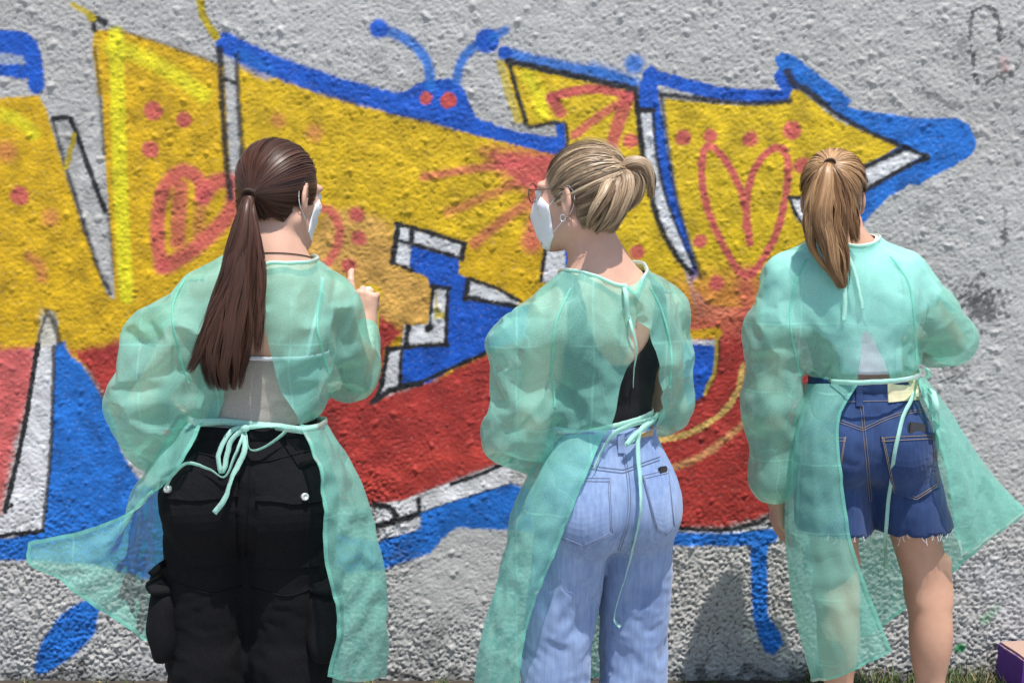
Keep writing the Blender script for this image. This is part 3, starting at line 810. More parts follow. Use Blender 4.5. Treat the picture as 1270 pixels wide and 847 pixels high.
def on_surface(tree, pts, n, off, Y=2.4):
    """a photo path laid onto the garment it belongs to"""
    q = spline(pts, n); out = []; last = None
    for a, b_ in q:
        p, nn = hit(tree, a, b_, off)
        if p is None: p = at(a, b_, last if last is not None else Y)
        out.append(p); last = p[1]
    out = np.array(out)
    out[1:-1] = 0.25 * out[:-2] + 0.5 * out[1:-1] + 0.25 * out[2:]
    return out
def patch(tree, corners, nu, nv, off, thick, Y=2.4, round_bottom=None):
    """panel sewn on a garment: corners TL, TR, BR, BL in photo pixels (bottom may carry a mid point)"""
    TL, TR, BR, BL = [np.array(c, float) for c in corners]
    V = []; last = Y
    for j in range(nv + 1):
        v = j / nv
        for i in range(nu + 1):
            u = i / nu
            p = (TL * (1 - u) + TR * u) * (1 - v) + (BL * (1 - u) + BR * u) * v
            if round_bottom: p[1] += round_bottom * v * (1 - abs(2 * u - 1))
            q, nn = hit(tree, p[0], p[1], 0)
            if q is None: q = at(p[0], p[1], last); nn = np.array((0, -1, 0))
            last = q[1]
            V.append((q, nn))
    P = np.array([q for q, _ in V]); NN = np.array([n_ for _, n_ in V])
    W = nu + 1
    g = P.reshape(nv + 1, W, 3)
    for _ in range(2):
        g2 = g.copy(); g2[1:-1, 1:-1] = (g[:-2, 1:-1] + g[2:, 1:-1] + g[1:-1, :-2] + g[1:-1, 2:]) / 4; g = g2
    P = g.reshape(-1, 3)
    top = P + NN * (off + thick); bot = P + NN * (off - 0.004)
    n = len(P)
    F = []
    for j in range(nv):
        for i in range(nu):
            a = j * W + i; F.append((a, a + W, a + W + 1, a + 1)); F.append((n + a, n + a + 1, n + a + W + 1, n + a + W))
    rim = [i for i in range(W)] + [j * W + nu for j in range(1, nv + 1)] + [nv * W + i for i in range(nu - 1, -1, -1)] + [j * W for j in range(nv - 1, 0, -1)]
    for a, b_ in zip(rim, rim[1:] + rim[:1]): F.append((a, b_, n + b_, n + a))
    return np.vstack([top, bot]), F
# ================================================================== cloth, skin and hair materials
def skin_mat(name, c, c2):
    m, nt, b = new_mat(name)
    n1 = noise_tex(nt, 18, 4); n2 = noise_tex(nt, 420, 3)
    r = ramp(nt, n1.outputs['Fac'], [(0.35, c), (0.68, c2)])
    nt.links.new(r.outputs[0], b.inputs['Base Color'])
    b.inputs['Roughness'].default_value = 0.52; b.inputs['Specular IOR Level'].default_value = 0.35
    b.inputs['Subsurface Weight'].default_value = 0.12
    b.inputs['Subsurface Radius'].default_value = (0.010, 0.004, 0.002)
    b.inputs['Subsurface Scale'].default_value = 0.6
    bump(nt, b, n2.outputs['Fac'], 0.10, 0.001)
    return m
M_SKIN = skin_mat('fair_skin', (0.60, 0.365, 0.27), (0.55, 0.315, 0.23))
M_SKIN_TAN = skin_mat('tanned_skin', (0.52, 0.30, 0.205), (0.47, 0.255, 0.17))
def hair_mat(name, rough=0.44):
    m, nt, b = new_mat(name)
    an = N(nt, 'ShaderNodeAttribute', _attribute_name='Col')
    nt.links.new(an.outputs['Color'], b.inputs['Base Color'])
    b.inputs['Roughness'].default_value = rough; b.inputs['Specular IOR Level'].default_value = 0.36
    b.inputs['Sheen Weight'].default_value = 0.05
    return m
M_HAIR = hair_mat('hair')
def gown_mat(name, dens=0.52, cd=(0.335, 0.775, 0.66, 1), ct=(0.255, 0.76, 0.62, 1)):
    m, nt, b = new_mat(name)
    out = nt.nodes['Material Output']; nt.nodes.remove(b)
    fib = noise_tex(nt, 900, 2, 0.5, sc3=(1, 1, 0.35)); cloud = noise_tex(nt, 60, 4, 0.6)
    dif = N(nt, 'ShaderNodeBsdfDiffuse', Color=cd); trl = N(nt, 'ShaderNodeBsdfTranslucent', Color=ct)
    gl = N(nt, 'ShaderNodeBsdfGlossy', Roughness=0.5); gl.inputs['Color'].default_value = (0.9, 1, 0.97, 1)
    tr = N(nt, 'ShaderNodeBsdfTransparent', Color=(0.80, 0.97, 0.92, 1))
    m1 = N(nt, 'ShaderNodeMixShader', Fac=0.42); nt.links.new(dif.outputs[0], m1.inputs[1]); nt.links.new(trl.outputs[0], m1.inputs[2])
    fr = N(nt, 'ShaderNodeFresnel', IOR=1.25)
    m2 = N(nt, 'ShaderNodeMixShader'); nt.links.new(fr.outputs[0], m2.inputs[0]); nt.links.new(m1.outputs[0], m2.inputs[1]); nt.links.new(gl.outputs[0], m2.inputs[2])
    a1 = N(nt, 'ShaderNodeMath', _operation='MULTIPLY_ADD'); a1.inputs[1].default_value = 0.55; a1.inputs[2].default_value = dens - 0.32
    nt.links.new(fib.outputs['Fac'], a1.inputs[0])
    a2 = N(nt, 'ShaderNodeMath', _operation='MULTIPLY_ADD'); a2.inputs[1].default_value = 0.10; nt.links.new(cloud.outputs['Fac'], a2.inputs[0]); nt.links.new(a1.outputs[0], a2.inputs[2])
    a2.use_clamp = True
    m3 = N(nt, 'ShaderNodeMixShader'); nt.links.new(a2.outputs[0], m3.inputs[0]); nt.links.new(tr.outputs[0], m3.inputs[1]); nt.links.new(m2.outputs[0], m3.inputs[2])
    # creases left by the folded packing: a faint grid of straight ridges
    tc = N(nt, 'ShaderNodeTexCoord'); wob = noise_tex(nt, 5, 2)
    sx = N(nt, 'ShaderNodeSeparateXYZ'); nt.links.new(tc.outputs['Object'], sx.inputs[0])
    acc = None
    for ax, per, ofs in (('Z', 0.185, 0.05), ('X', 0.165, 0.02)):
        w1 = N(nt, 'ShaderNodeMath', _operation='MULTIPLY_ADD'); w1.inputs[1].default_value = 0.035; nt.links.new(wob.outputs['Fac'], w1.inputs[0]); nt.links.new(sx.outputs[ax], w1.inputs[2])
        w2 = N(nt, 'ShaderNodeMath', _operation='ADD'); w2.inputs[1].default_value = ofs; nt.links.new(w1.outputs[0], w2.inputs[0])
        w3 = N(nt, 'ShaderNodeMath', _operation='PINGPONG'); w3.inputs[1].default_value = per / 2; nt.links.new(w2.outputs[0], w3.inputs[0])
        w4 = N(nt, 'ShaderNodeMapRange', _interpolation_type='SMOOTHSTEP'); w4.inputs[1].default_value = 0.0; w4.inputs[2].default_value = 0.0045; w4.inputs[3].default_value = 1.0; w4.inputs[4].default_value = 0.0
        nt.links.new(w3.outputs[0], w4.inputs[0])
        if acc is None: acc = w4
        else:
            w5 = N(nt, 'ShaderNodeMath', _operation='MAXIMUM'); nt.links.new(acc.outputs[0], w5.inputs[0]); nt.links.new(w4.outputs[0], w5.inputs[1]); acc = w5
    gate = ramp(nt, wob.outputs['Fac'], [(0.42, (0, 0, 0)), (0.56, (1, 1, 1))])
    cg = N(nt, 'ShaderNodeMath', _operation='MULTIPLY'); nt.links.new(acc.outputs[0], cg.inputs[0]); nt.links.new(gate.outputs[0], cg.inputs[1])
    hh = N(nt, 'ShaderNodeMath', _operation='MULTIPLY_ADD'); hh.inputs[1].default_value = 2.2; nt.links.new(cg.outputs[0], hh.inputs[0]); nt.links.new(fib.outputs['Fac'], hh.inputs[2])
    aa = N(nt, 'ShaderNodeMath', _operation='MULTIPLY_ADD'); aa.inputs[1].default_value = 0.16; aa.use_clamp = True; nt.links.new(cg.outputs[0], aa.inputs[0]); nt.links.new(a2.outputs[0], aa.inputs[2]); nt.links.new(aa.outputs[0], m3.inputs[0])
    # crisp crumples of stiff nonwoven: straight-edged facets
    wob2 = noise_tex(nt, 7, 2); mpv = N(nt, 'ShaderNodeMapping'); mpv.inputs['Scale'].default_value = (1.0, 1.0, 0.5)
    mw = N(nt, 'ShaderNodeVectorMath', _operation='MULTIPLY_ADD'); mw.inputs[1].default_value = (0.10, 0.10, 0.10)
    nt.links.new(wob2.outputs['Color'], mw.inputs[0]); nt.links.new(tc.outputs['Object'], mw.inputs[2]); nt.links.new(mw.outputs[0], mpv.inputs['Vector'])
    vo = N(nt, 'ShaderNodeTexVoronoi', _feature='DISTANCE_TO_EDGE', Scale=6.5); nt.links.new(mpv.outputs[0], vo.inputs['Vector'])
    vo2 = N(nt, 'ShaderNodeTexVoronoi', _feature='DISTANCE_TO_EDGE', Scale=15.0); nt.links.new(mpv.outputs[0], vo2.inputs['Vector'])
    vs_ = N(nt, 'ShaderNodeMath', _operation='MULTIPLY_ADD'); vs_.inputs[1].default_value = 0.35; nt.links.new(vo2.outputs['Distance'], vs_.inputs[0]); nt.links.new(vo.outputs['Distance'], vs_.inputs[2])
    bpv = N(nt, 'ShaderNodeBump', Strength=0.30, Distance=0.040); nt.links.new(vs_.outputs[0], bpv.inputs['Height'])
    ln = N(nt, 'ShaderNodeMapRange', _interpolation_type='SMOOTHSTEP'); ln.inputs[1].default_value = 0.0; ln.inputs[2].default_value = 0.016; ln.inputs[3].default_value = 0.14; ln.inputs[4].default_value = 0.0
    nt.links.new(vo.outputs['Distance'], ln.inputs[0])
    lg = N(nt, 'ShaderNodeMath', _operation='MULTIPLY'); nt.links.new(ln.outputs[0], lg.inputs[0]); g2 = ramp(nt, wob2.outputs['Fac'], [(0.40, (0, 0, 0)), (0.60, (1, 1, 1))]); nt.links.new(g2.outputs[0], lg.inputs[1])
    ab = N(nt, 'ShaderNodeMath', _operation='ADD'); ab.use_clamp = True; nt.links.new(aa.outputs[0], ab.inputs[0]); nt.links.new(lg.outputs[0], ab.inputs[1]); nt.links.new(ab.outputs[0], m3.inputs[0])
    bp = N(nt, 'ShaderNodeBump', Strength=0.16, Distance=0.0012); nt.links.new(hh.outputs[0], bp.inputs['Height']); nt.links.new(bpv.outputs[0], bp.inputs['Normal'])
    for s in (dif, trl, gl): nt.links.new(bp.outputs[0], s.inputs['Normal'])
    nt.links.new(m3.outputs[0], out.inputs['Surface'])
    return m
M_GOWN = gown_mat('sheer_green_nonwoven', 0.53)
M_TAPE = gown_mat('green_nonwoven_tape', 0.80, (0.54, 0.85, 0.76, 1), (0.44, 0.82, 0.71, 1))
def denim_mat(name, base, fade, dark, scale=1.0, bias=0.5):
    m, nt, b = new_mat(name)
    tc = N(nt, 'ShaderNodeTexCoord')
    mp = N(nt, 'ShaderNodeMapping'); mp.inputs['Rotation'].default_value = (0, 0.6, 0.3)
    nt.links.new(tc.outputs['Object'], mp.inputs['Vector'])
    wv = N(nt, 'ShaderNodeTexWave', Scale=420.0, Distortion=1.5, Detail=2.0); nt.links.new(mp.outputs[0], wv.inputs['Vector'])
    st = noise_tex(nt, 130, 3, 0.6, sc3=(1.0, 1.0, 0.08)); big = noise_tex(nt, 7, 5, 0.6); mid = noise_tex(nt, 30, 5, 0.65, sc3=(1, 1, 0.5))
    r = ramp(nt, big.outputs['Fac'], [(0.30, base), (0.66, fade)])
    r2 = ramp(nt, mid.outputs['Fac'], [(0.30, dark), (0.60, (1.0, 1.0, 1.0))])
    mx = N(nt, 'ShaderNodeMix', _data_type='RGBA', _blend_type='MULTIPLY'); mx.inputs['Factor'].default_value = 0.55
    nt.links.new(r.outputs[0], mx.inputs['A']); nt.links.new(r2.outputs[0], mx.inputs['B'])
    r3 = ramp(nt, st.outputs['Fac'], [(0.30, (0.74, 0.76, 0.82)), (0.70, (1.10, 1.10, 1.08))])
    mx2 = N(nt, 'ShaderNodeMix', _data_type='RGBA', _blend_type='MULTIPLY'); mx2.inputs['Factor'].default_value = 0.8
    nt.links.new(mx.outputs['Result'], mx2.inputs['A']); nt.links.new(r3.outputs[0], mx2.inputs['B'])
    r4 = ramp(nt, wv.outputs['Color'], [(0.2, (0.80, 0.82, 0.86)), (0.8, (1.06, 1.06, 1.06))])
    mx3 = N(nt, 'ShaderNodeMix', _data_type='RGBA', _blend_type='MULTIPLY'); mx3.inputs['Factor'].default_value = 0.5
    nt.links.new(mx2.outputs['Result'], mx3.inputs['A']); nt.links.new(r4.outputs[0], mx3.inputs['B'])
    nt.links.new(mx3.outputs['Result'], b.inputs['Base Color'])
    b.inputs['Roughness'].default_value = 0.85; b.inputs['Specular IOR Level'].default_value = 0.15; b.inputs['Sheen Weight'].default_value = 0.15
    bump(nt, b, st.outputs['Fac'], 0.25, 0.0012)
    return m
M_JEANS = denim_mat('light_blue_denim', (0.165, 0.245, 0.43), (0.285, 0.375, 0.56), (0.66, 0.71, 0.82))
M_SHORTS = denim_mat('dark_blue_denim', (0.018, 0.040, 0.115), (0.036, 0.072, 0.185), (0.6, 0.65, 0.75))
M_BLACK_COTTON = simple_mat('black_cotton', (0.0055, 0.0055, 0.0065), (0.009, 0.009, 0.0105), 0.9, 220, 0.25, 0.001, 0.12)
M_BLACK_KNIT = simple_mat('black_knit', (0.008, 0.008, 0.009), (0.014, 0.014, 0.015), 0.8, 300, 0.2, 0.001, 0.2)
M_GREY_KNIT = simple_mat('grey_ribbed_knit', (0.30, 0.285, 0.25), (0.36, 0.34, 0.30), 0.85, 260, 0.3, 0.001, 0.15)
M_WHITE_KNIT = simple_mat('white_cotton', (0.70, 0.69, 0.74), (0.78, 0.77, 0.82), 0.85, 200, 0.2, 0.001, 0.15)
M_MASK = simple_mat('white_mask_fleece', (0.76, 0.77, 0.78), (0.82, 0.82, 0.83), 0.8, 180, 0.2, 0.0008, 0.2)
M_STITCH_T = simple_mat('tan_thread', (0.26, 0.19, 0.12), (0.34, 0.26, 0.17), 0.7, 300)
M_STITCH_B = simple_mat('grey_blue_thread', (0.15, 0.18, 0.27), (0.21, 0.25, 0.36), 0.75, 300)
M_STITCH_K = simple_mat('black_thread', (0.022, 0.022, 0.025), (0.03, 0.03, 0.033), 0.75, 300)
M_LEATHER = simple_mat('tan_leather', (0.42, 0.27, 0.13), (0.50, 0.34, 0.18), 0.6, 60, 0.3, 0.001)
M_PATCH = simple_mat('pale_card_patch', (0.58, 0.53, 0.33), (0.64, 0.60, 0.40), 0.7, 50, 0.2, 0.001)
M_METAL = simple_mat('white_metal_snap', (0.72, 0.72, 0.70), (0.62, 0.62, 0.60), 0.35, 200, metal=0.6, spec=0.6)
M_DARK_PLASTIC = simple_mat('black_glass', (0.02, 0.02, 0.024), (0.03, 0.03, 0.034), 0.25, 30, spec=0.5)
M_RUBBER = simple_mat('shoe_white', (0.62, 0.62, 0.60), (0.5, 0.5, 0.48), 0.6, 30)
M_ELASTIC = simple_mat('hair_elastic', (0.03, 0.016, 0.012), (0.05, 0.028, 0.02), 0.7, 200)
M_EYE = simple_mat('eye_white', (0.7, 0.7, 0.68), (0.65, 0.62, 0.6), 0.2, 20)
M_IRIS = simple_mat('iris', (0.08, 0.10, 0.12), (0.05, 0.06, 0.07), 0.2, 80)
M_CAN = simple_mat('spray_can_metal', (0.55, 0.42, 0.02), (0.6, 0.46, 0.03), 0.3, 12, spec=0.6)
M_FRAME = simple_mat('thin_metal_frame', (0.10, 0.08, 0.06), (0.16, 0.12, 0.08), 0.35, 40, metal=0.7)
# ================================================================== the human figure
HEAD_HAIRLINE = lambda l: np.where(l[:, 2] > 0, 0.034 + 0.72 * l[:, 2], 0.034 + 0.42 * l[:, 2]) - l[:, 1]
class Figure:
    pass
def head_prims(S, hd, Rh, k=0.02, ear=0.078):
    g = lambda x, y, z: hd + Rh @ A(x, y, z)
    S.ell(g(0, -0.012, 0.030), (0.073, 0.092, 0.084), Rh, 0.02)
    S.ell(g(0, 0.030, -0.030), (0.060, 0.064, 0.082), Rh, 0.03)
    for s in (-1, 1):
        S.cone(g(s * 0.053, -0.005, -0.060), g(s * 0.018, 0.066, -0.098), 0.019, 0.020, 0.025)
        S.ell(g(s * 0.040, 0.062, -0.022), (0.022, 0.022, 0.018), Rh, 0.02)
        S.cone(g(s * 0.014, 0.093, 0.026), g(s * 0.045, 0.078, 0.024), 0.009, 0.008, 0.014)
    S.ell(g(0, 0.068, -0.098), (0.022, 0.020, 0.018), Rh, 0.02)
    S.cone(g(0, 0.090, 0.012), g(0, 0.110, -0.026), 0.007, 0.0115, 0.012)
    for s in (-1, 1): S.ell(g(s * 0.011, 0.100, -0.030), (0.009, 0.010, 0.008), Rh, 0.008)
    S.cone(g(-0.018, 0.087, -0.060), g(0.018, 0.087, -0.060), 0.007, 0.007, 0.010)
    S.cone(g(-0.013, 0.087, -0.070), g(0.013, 0.087, -0.070), 0.0075, 0.0075, 0.008)
    for s in (-1, 1): S.ell(g(s * 0.032, 0.100, 0.006), (0.014, 0.014, 0.009), Rh, 0.012, -1)
    # ears
    for s in (-1, 1):
        Re = Rh @ rotz(s * 0.48) @ rotx(-0.18)
        c = g(s * ear, -0.004, -0.006)
        S.ell(c, (0.007, 0.018, 0.031), Re, 0.008)
        S.ell(c + Re @ A(s * 0.008, 0.003, 0.003), (0.0055, 0.0105, 0.0185), Re, 0.006, -1)
        S.ell(c + Re @ A(0, 0.004, -0.027), (0.006, 0.009, 0.009), Re, 0.006)
def hand_sdf(wrist, d, n, thumb_side, curl, spread=1.0, sc=1.0, index=None, tcurl=0.5):
    """d: towards the fingertips; n: out of the palm; thumb_side: unit vector towards the thumb"""
    d = A(*d) / np.linalg.norm(d); n = A(*n); n = n - d * (n @ d); n /= np.linalg.norm(n)
    s = np.cross(d, n); s = s if s @ A(*thumb_side) > 0 else -s
    S = SDF(); w = A(*wrist)
    S.cone(w - d * 0.045, w, 0.026, 0.024, 0.02)
    S.cone(w, w + d * 0.02 * sc, 0.0235, 0.022, 0.02)
    kn = []
    for i, (lat, ln) in enumerate(((0.029, 0.082), (0.0095, 0.087), (-0.0095, 0.083), (-0.027, 0.075))):
        k = w + (d * ln + s * lat) * sc
        kn.append(k); S.cone(w + d * 0.018 + s * lat * 0.55, k, 0.0145, 0.0115, 0.012)
    S.cone(w + d * 0.035 + s * 0.012 + n * 0.006, w + d * 0.065 - s * 0.010 + n * 0.005, 0.014, 0.013, 0.015)
    for i, L in enumerate(((0.041, 0.024, 0.019), (0.045, 0.028, 0.020), (0.042, 0.026, 0.019), (0.033, 0.020, 0.017))):
        p = kn[i]; a = 0.0
        cu = curl[i] if index is None or i else index
        rad = (0.0098, 0.0088, 0.0080, 0.0064) if i < 3 else (0.0085, 0.0076, 0.0070, 0.0056)
        lat = (0.10, 0.02, -0.05, -0.14)[i] * spread
        for q in range(3):
            a += cu[q] if hasattr(cu, '__len__') else cu * (1.0, 1.1, 0.7)[q]
            v = d * math.cos(a) + n * math.sin(a) + s * lat * math.cos(a); v /= np.linalg.norm(v)
            e = p + v * L[q] * sc
            S.cone(p, e, rad[q], rad[q + 1], 0.0035 if q else 0.006); p = e
    # thumb leaves the side of the palm near its base
    p = w + d * 0.022 + s * 0.020 + n * 0.006
    for q, (L, r0, r1) in enumerate(((0.042, 0.0150, 0.0115), (0.032, 0.0112, 0.0095), (0.026, 0.0095, 0.0070))):
        ang = 0.85 - q * 0.28
        v = d * math.cos(ang) + s * math.sin(ang) + n * (0.30 + tcurl * q * 0.5); v /= np.linalg.norm(v)
        e = p + v * L * sc; S.cone(p, e, r0, r1, 0.010 if q == 0 else 0.004); p = e
    return S
def make_figure(c):
    """c: joints in the place (arrays), turn of hips/chest/head"""
    f = Figure(); f.c = c
    Rp, Rt = rotz(c['hip_yaw']), rotz(c['chest_yaw'])
    Rh = rotz(c['head_yaw']) @ rotx(c.get('head_pitch', 0.0)) @ roty(c.get('head_roll', 0.0))
    f.Rp, f.Rt, f.Rh = Rp, Rt, Rh
    H, W, C, Nb, Hd = (A(*c[k]) for k in ('hip', 'waist', 'chest', 'neck', 'head'))
    f.Hd = Hd; f.Nb = Nb; f.W = W; f.H = H; f.C = C
    w = c.get('build', 1.0)
    torso = SDF()
    torso.ell(H, (0.160 * w, 0.112, 0.125), Rp, 0.05)
    for s in (-1, 1): torso.ell(H + Rp @ A(s * 0.076 * w, -0.050, -0.050), (0.090 * w, 0.082, 0.098), Rp, 0.04)
    torso.ell(W, (0.120 * w, 0.088, 0.14), Rt, 0.06)
    torso.ell(C, (0.138 * w, 0.098, 0.165), Rt, 0.06)
    for s in (-1, 1):
        torso.ell(C + Rt @ A(s * 0.062, 0.082, 0.0), (0.058, 0.050, 0.058), Rt, 0.05)
        torso.ell(C + Rt @ A(s * 0.070, -0.058, 0.060), (0.060, 0.034, 0.085), Rt, 0.05)
    up = SDF(); up.p = list(torso.p)
    for sh in ('SL', 'SR'):
        S_ = A(*c[sh])
        up.cone(S_, Nb + A(0, 0, -0.045), 0.048, 0.062, 0.05)
        up.cone(S_ + (Nb - S_) * 0.45 + A(0, 0, 0.018), Nb + A(0, 0, 0.03), 0.030, 0.040, 0.05)
    body = SDF(); body.p = list(up.p)
    for a in ('L', 'R'):
        S_, E_, W_ = A(*c['S' + a]), A(*c['E' + a]), A(*c['W' + a])
        body.cone(S_, E_, 0.048, 0.036, 0.03)
        m = E_ + (W_ - E_) * 0.3
        body.cone(E_, m, 0.035, 0.037, 0.02); body.cone(m, W_, 0.037, 0.025, 0.02)
        hip = H + Rp @ A((-1 if a == 'L' else 1) * 0.088 * w, 0, -0.03)
        K_, An = A(*c['K' + a]), A(*c['A' + a])
        body.cone(hip, K_, 0.088 * w, 0.054, 0.04)
        body.ell(K_ + A(0, 0.01, 0), (0.053, 0.054, 0.07), None, 0.03)
        calf = K_ + (An - K_) * 0.3 + A(0, -0.022, 0)
        body.cone(K_, An, 0.050, 0.035, 0.03); body.ell(calf, (0.052, 0.050, 0.11), None, 0.04)
        for s_ in (-1, 1): body.cone(K_ + A(s_ * 0.034, -0.036, 0.10), K_ + A(s_ * 0.034, -0.036, -0.01), 0.012, 0.009, 0.035)
        body.cone(An, An + Rp @ A(0, 0.10, -0.035), 0.036, 0.030, 0.03)
    base_of_neck = Nb + A(0, 0, -0.04)
    body.cone(base_of_neck, Hd + Rh @ A(0, -0.022, -0.055), 0.060, 0.052, 0.045)
    head = SDF(); head.p = list(up.p); head.p.append(body.p[-1])
    f.ear = c.get('ear', 0.078); f.hairline = c.get('hairline', 0.0)
    head_prims(head, Hd, Rh, ear=f.ear)
    skull = SDF(); head_prims(skull, Hd, Rh, ear=f.ear)
    full = SDF(); full.p = body.p + skull.p
    f.torso, f.up, f.body, f.full, f.skull = torso, up, body, full, skull
    zc = Nb[2] - 0.035
    lo, hi = body.box()
    V, F = surface_nets(body, (lo[0] - 0.02, lo[1] - 0.02, 0.02), (hi[0] + 0.02, hi[1] + 0.02, zc + 0.03), 0.0085)
    V = polish(V, body, 1)
    F = F[(V[F].mean(1)[:, 2] < zc + 0.005)]
    V2, F2 = surface_nets(full, (Hd[0] - 0.16, Hd[1] - 0.16, zc - 0.02), (Hd[0] + 0.16, Hd[1] + 0.16, Hd[2] + 0.14), 0.0038)
    V2 = polish(V2, full, 1)
    F2 = F2[(V2[F2].mean(1)[:, 2] > zc)]
    parts_V, parts_F = [V, V2], [F, F2 + len(V)]
    k = len(V) + len(V2)
    for S in c['hands']:
        lo, hi = S.box()
        v, q = surface_nets(S, lo - 0.01, hi + 0.01, 0.0028)
        v = polish(v, S, 1)
        parts_V.append(v); parts_F.append(q + k); k += len(v)
    V, F = np.vstack(parts_V), np.vstack(parts_F)
    V, F, _ = compact(V, F)
    f.base = A(H[0], H[1], 0)
    f.root = empty('person', f.base)
    f.body_o = mesh_np('body', V, F, c['skin'], f.root, True, f.base)
    f.V, f.F = V, F
    # eyes
    for s in (-1, 1):
        q = Hd + Rh @ A(s * 0.032, 0.0845, 0.006)
        S = SDF().ell(q, (0.0125, 0.0125, 0.0125), Rh)
        v, fc = surface_nets(S, q - 0.02, q + 0.02, 0.003)
        e = mesh_np('eye', polish(v, S), fc, M_EYE, f.root, True, f.base)
        q2 = Hd + Rh @ A(s * 0.032, 0.0930, 0.006)
        S = SDF().ell(q2, (0.006, 0.0045, 0.006), Rh); v, fc = surface_nets(S, q2 - 0.01, q2 + 0.01, 0.0018)
        mesh_np('iris', polish(v, S), fc, M_IRIS, e, True, f.base)
    # shoes
    for a in ('L', 'R'):
        An = A(*c['A' + a]); S = SDF()
        fw = Rp @ A(0, 1, 0)
        S.cone((An[0] - fw[0] * 0.03, An[1] - fw[1] * 0.03, 0.045), (An[0] + fw[0] * 0.15, An[1] + fw[1] * 0.15, 0.038), 0.042, 0.036, 0.03)
        S.cone((An[0], An[1], 0.05), (An[0] - fw[0] * 0.005, An[1] - fw[1] * 0.005, 0.095), 0.042, 0.042, 0.03)
        lo, hi = S.box()
        v, q = surface_nets(lambda P, S=S: np.maximum(S(P), 0.004 - P[:, 2]), lo - 0.02, hi + 0.02, 0.008)
        mesh_np('shoe', v, q, c.get('shoe', M_RUBBER), f.root, True, f.base)
    return f
def smin_np(a, b, k=0.02):
    h = np.clip(0.5 + 0.5 * (b - a) / k, 0, 1)
    return b + (a - b) * h - k * h * (1 - h)
def shell(fn, lo, hi, h, keep, snap=()):
    """open garment shell: keep(P)->bool for face centres; snap: functions that move rim vertices onto the cut"""
    V, F = surface_nets(fn, lo, hi, h)
    V = polish(V, fn, 1)
    F = F[keep(V[F].mean(1))]
    V, F, _ = compact(V, F)
    # drop islands
    lab = np.arange(len(V))
    E, c = edges_of(F)
    while True:
        m = np.minimum(lab[E[:, 0]], lab[E[:, 1]])
        l2 = lab.copy(); np.minimum.at(l2, E[:, 0], m); np.minimum.at(l2, E[:, 1], m); l2 = l2[l2]
        if (l2 == lab).all(): break
        lab = l2
    u, n = np.unique(lab, return_counts=True)
    F = F[lab[F[:, 0]] == u[n.argmax()]]
    V, F, _ = compact(V, F)
    for _ in range(2):
        E, c = edges_of(F); rim = np.unique(E[c == 1].ravel())
        # remove ears (faces with 3+ rim vertices joined by one corner)
        m = np.zeros(len(V), bool); m[rim] = True
        bad = m[F].sum(1) >= 4
        if not bad.any(): break
        F = F[~bad]; V, F, _ = compact(V, F)
    E, c = edges_of(F); rim = np.unique(E[c == 1].ravel())
    for s in snap: V[rim] = s(V[rim])
    # even the rim out
    Eb = E[c == 1]
    for _ in range(6):
        s = np.zeros_like(V); d = np.zeros(len(V))
        for a, b_ in ((0, 1), (1, 0)):
            for q in range(3): s[:, q] += np.bincount(Eb[:, a], V[Eb[:, b_], q], len(V))
            d += np.bincount(Eb[:, a], minlength=len(V))
        V[rim] = 0.5 * V[rim] + 0.5 * (s[rim] / np.maximum(d[rim], 1)[:, None])
        for sfn in snap: V[rim] = sfn(V[rim])
    V = laplace(V, F, 2, 0.5)
    return V, F, rim
def solidify(o, t):
    m = o.modifiers.new('thickness', 'SOLIDIFY'); m.thickness = t; m.offset = -1
def subsurf(o, n=1):
    m = o.modifiers.new('smooth', 'SUBSURF'); m.levels = n; m.render_levels = n
# ------------------------------------------------------------------ face mask
def make_mask(f):
    g = lambda x, y, z: f.Hd + f.Rh @ A(x, y, z)
    nu, nv = 24, 14; V = []
    for j in range(nv + 1):
        v = j / nv
        zc = 0.012 - 0.135 * v
        yc = np.interp(v, (0, 0.12, 0.42, 0.8, 1), (0.105, 0.117, 0.129, 0.108, 0.072))
        ze = -0.018 - 0.068 * v
        xe, ye = 0.064 - 0.006 * v, 0.046 - 0.012 * v
        for i in range(nu + 1):
            u = 2 * i / nu - 1; a = abs(u)
            x = xe * math.copysign(a ** 0.85, u); y = ye + (yc - ye) * (1 - a ** 1.25); z = ze + (zc - ze) * (1 - a ** 1.4)
            V.append(g(x, y, z))
    V = np.array(V)
    q = f.skull(V); m = q < 0.002
    V[m] += f.skull.grad(V[m]) * (0.002 - q[m])[:, None]
    W = nu + 1
    F = np.array([(j * W + i, j * W + i + 1, (j + 1) * W + i + 1, (j + 1) * W + i) for j in range(nv) for i in range(nu)])
    mask = mesh_np('face_mask', V, F, M_MASK, f.root, True, f.base); solidify(mask, 0.0015)
    for s in (-1, 1):
        pts = [g(s * 0.062, 0.048, -0.022), g(s * 0.0735, 0.012, 0.010), g(s * 0.0800, -0.010, 0.024), g(s * 0.0770, -0.024, 0.004), g(s * 0.0765, -0.019, -0.028), g(s * 0.071, 0.006, -0.052), g(s * 0.058, 0.038, -0.080)]
        pts = [p_ + f.Rh @ A(s * (f.ear - 0.078) * w_, 0, 0) for p_, w_ in zip(pts, (0, 0.6, 1, 1, 1, 0.6, 0))]
        v, q = tube(spline(pts, 36), 0.0010, 6)
        mesh_np('ear_loop', v, q, M_MASK, mask, True, f.base)
    return mask
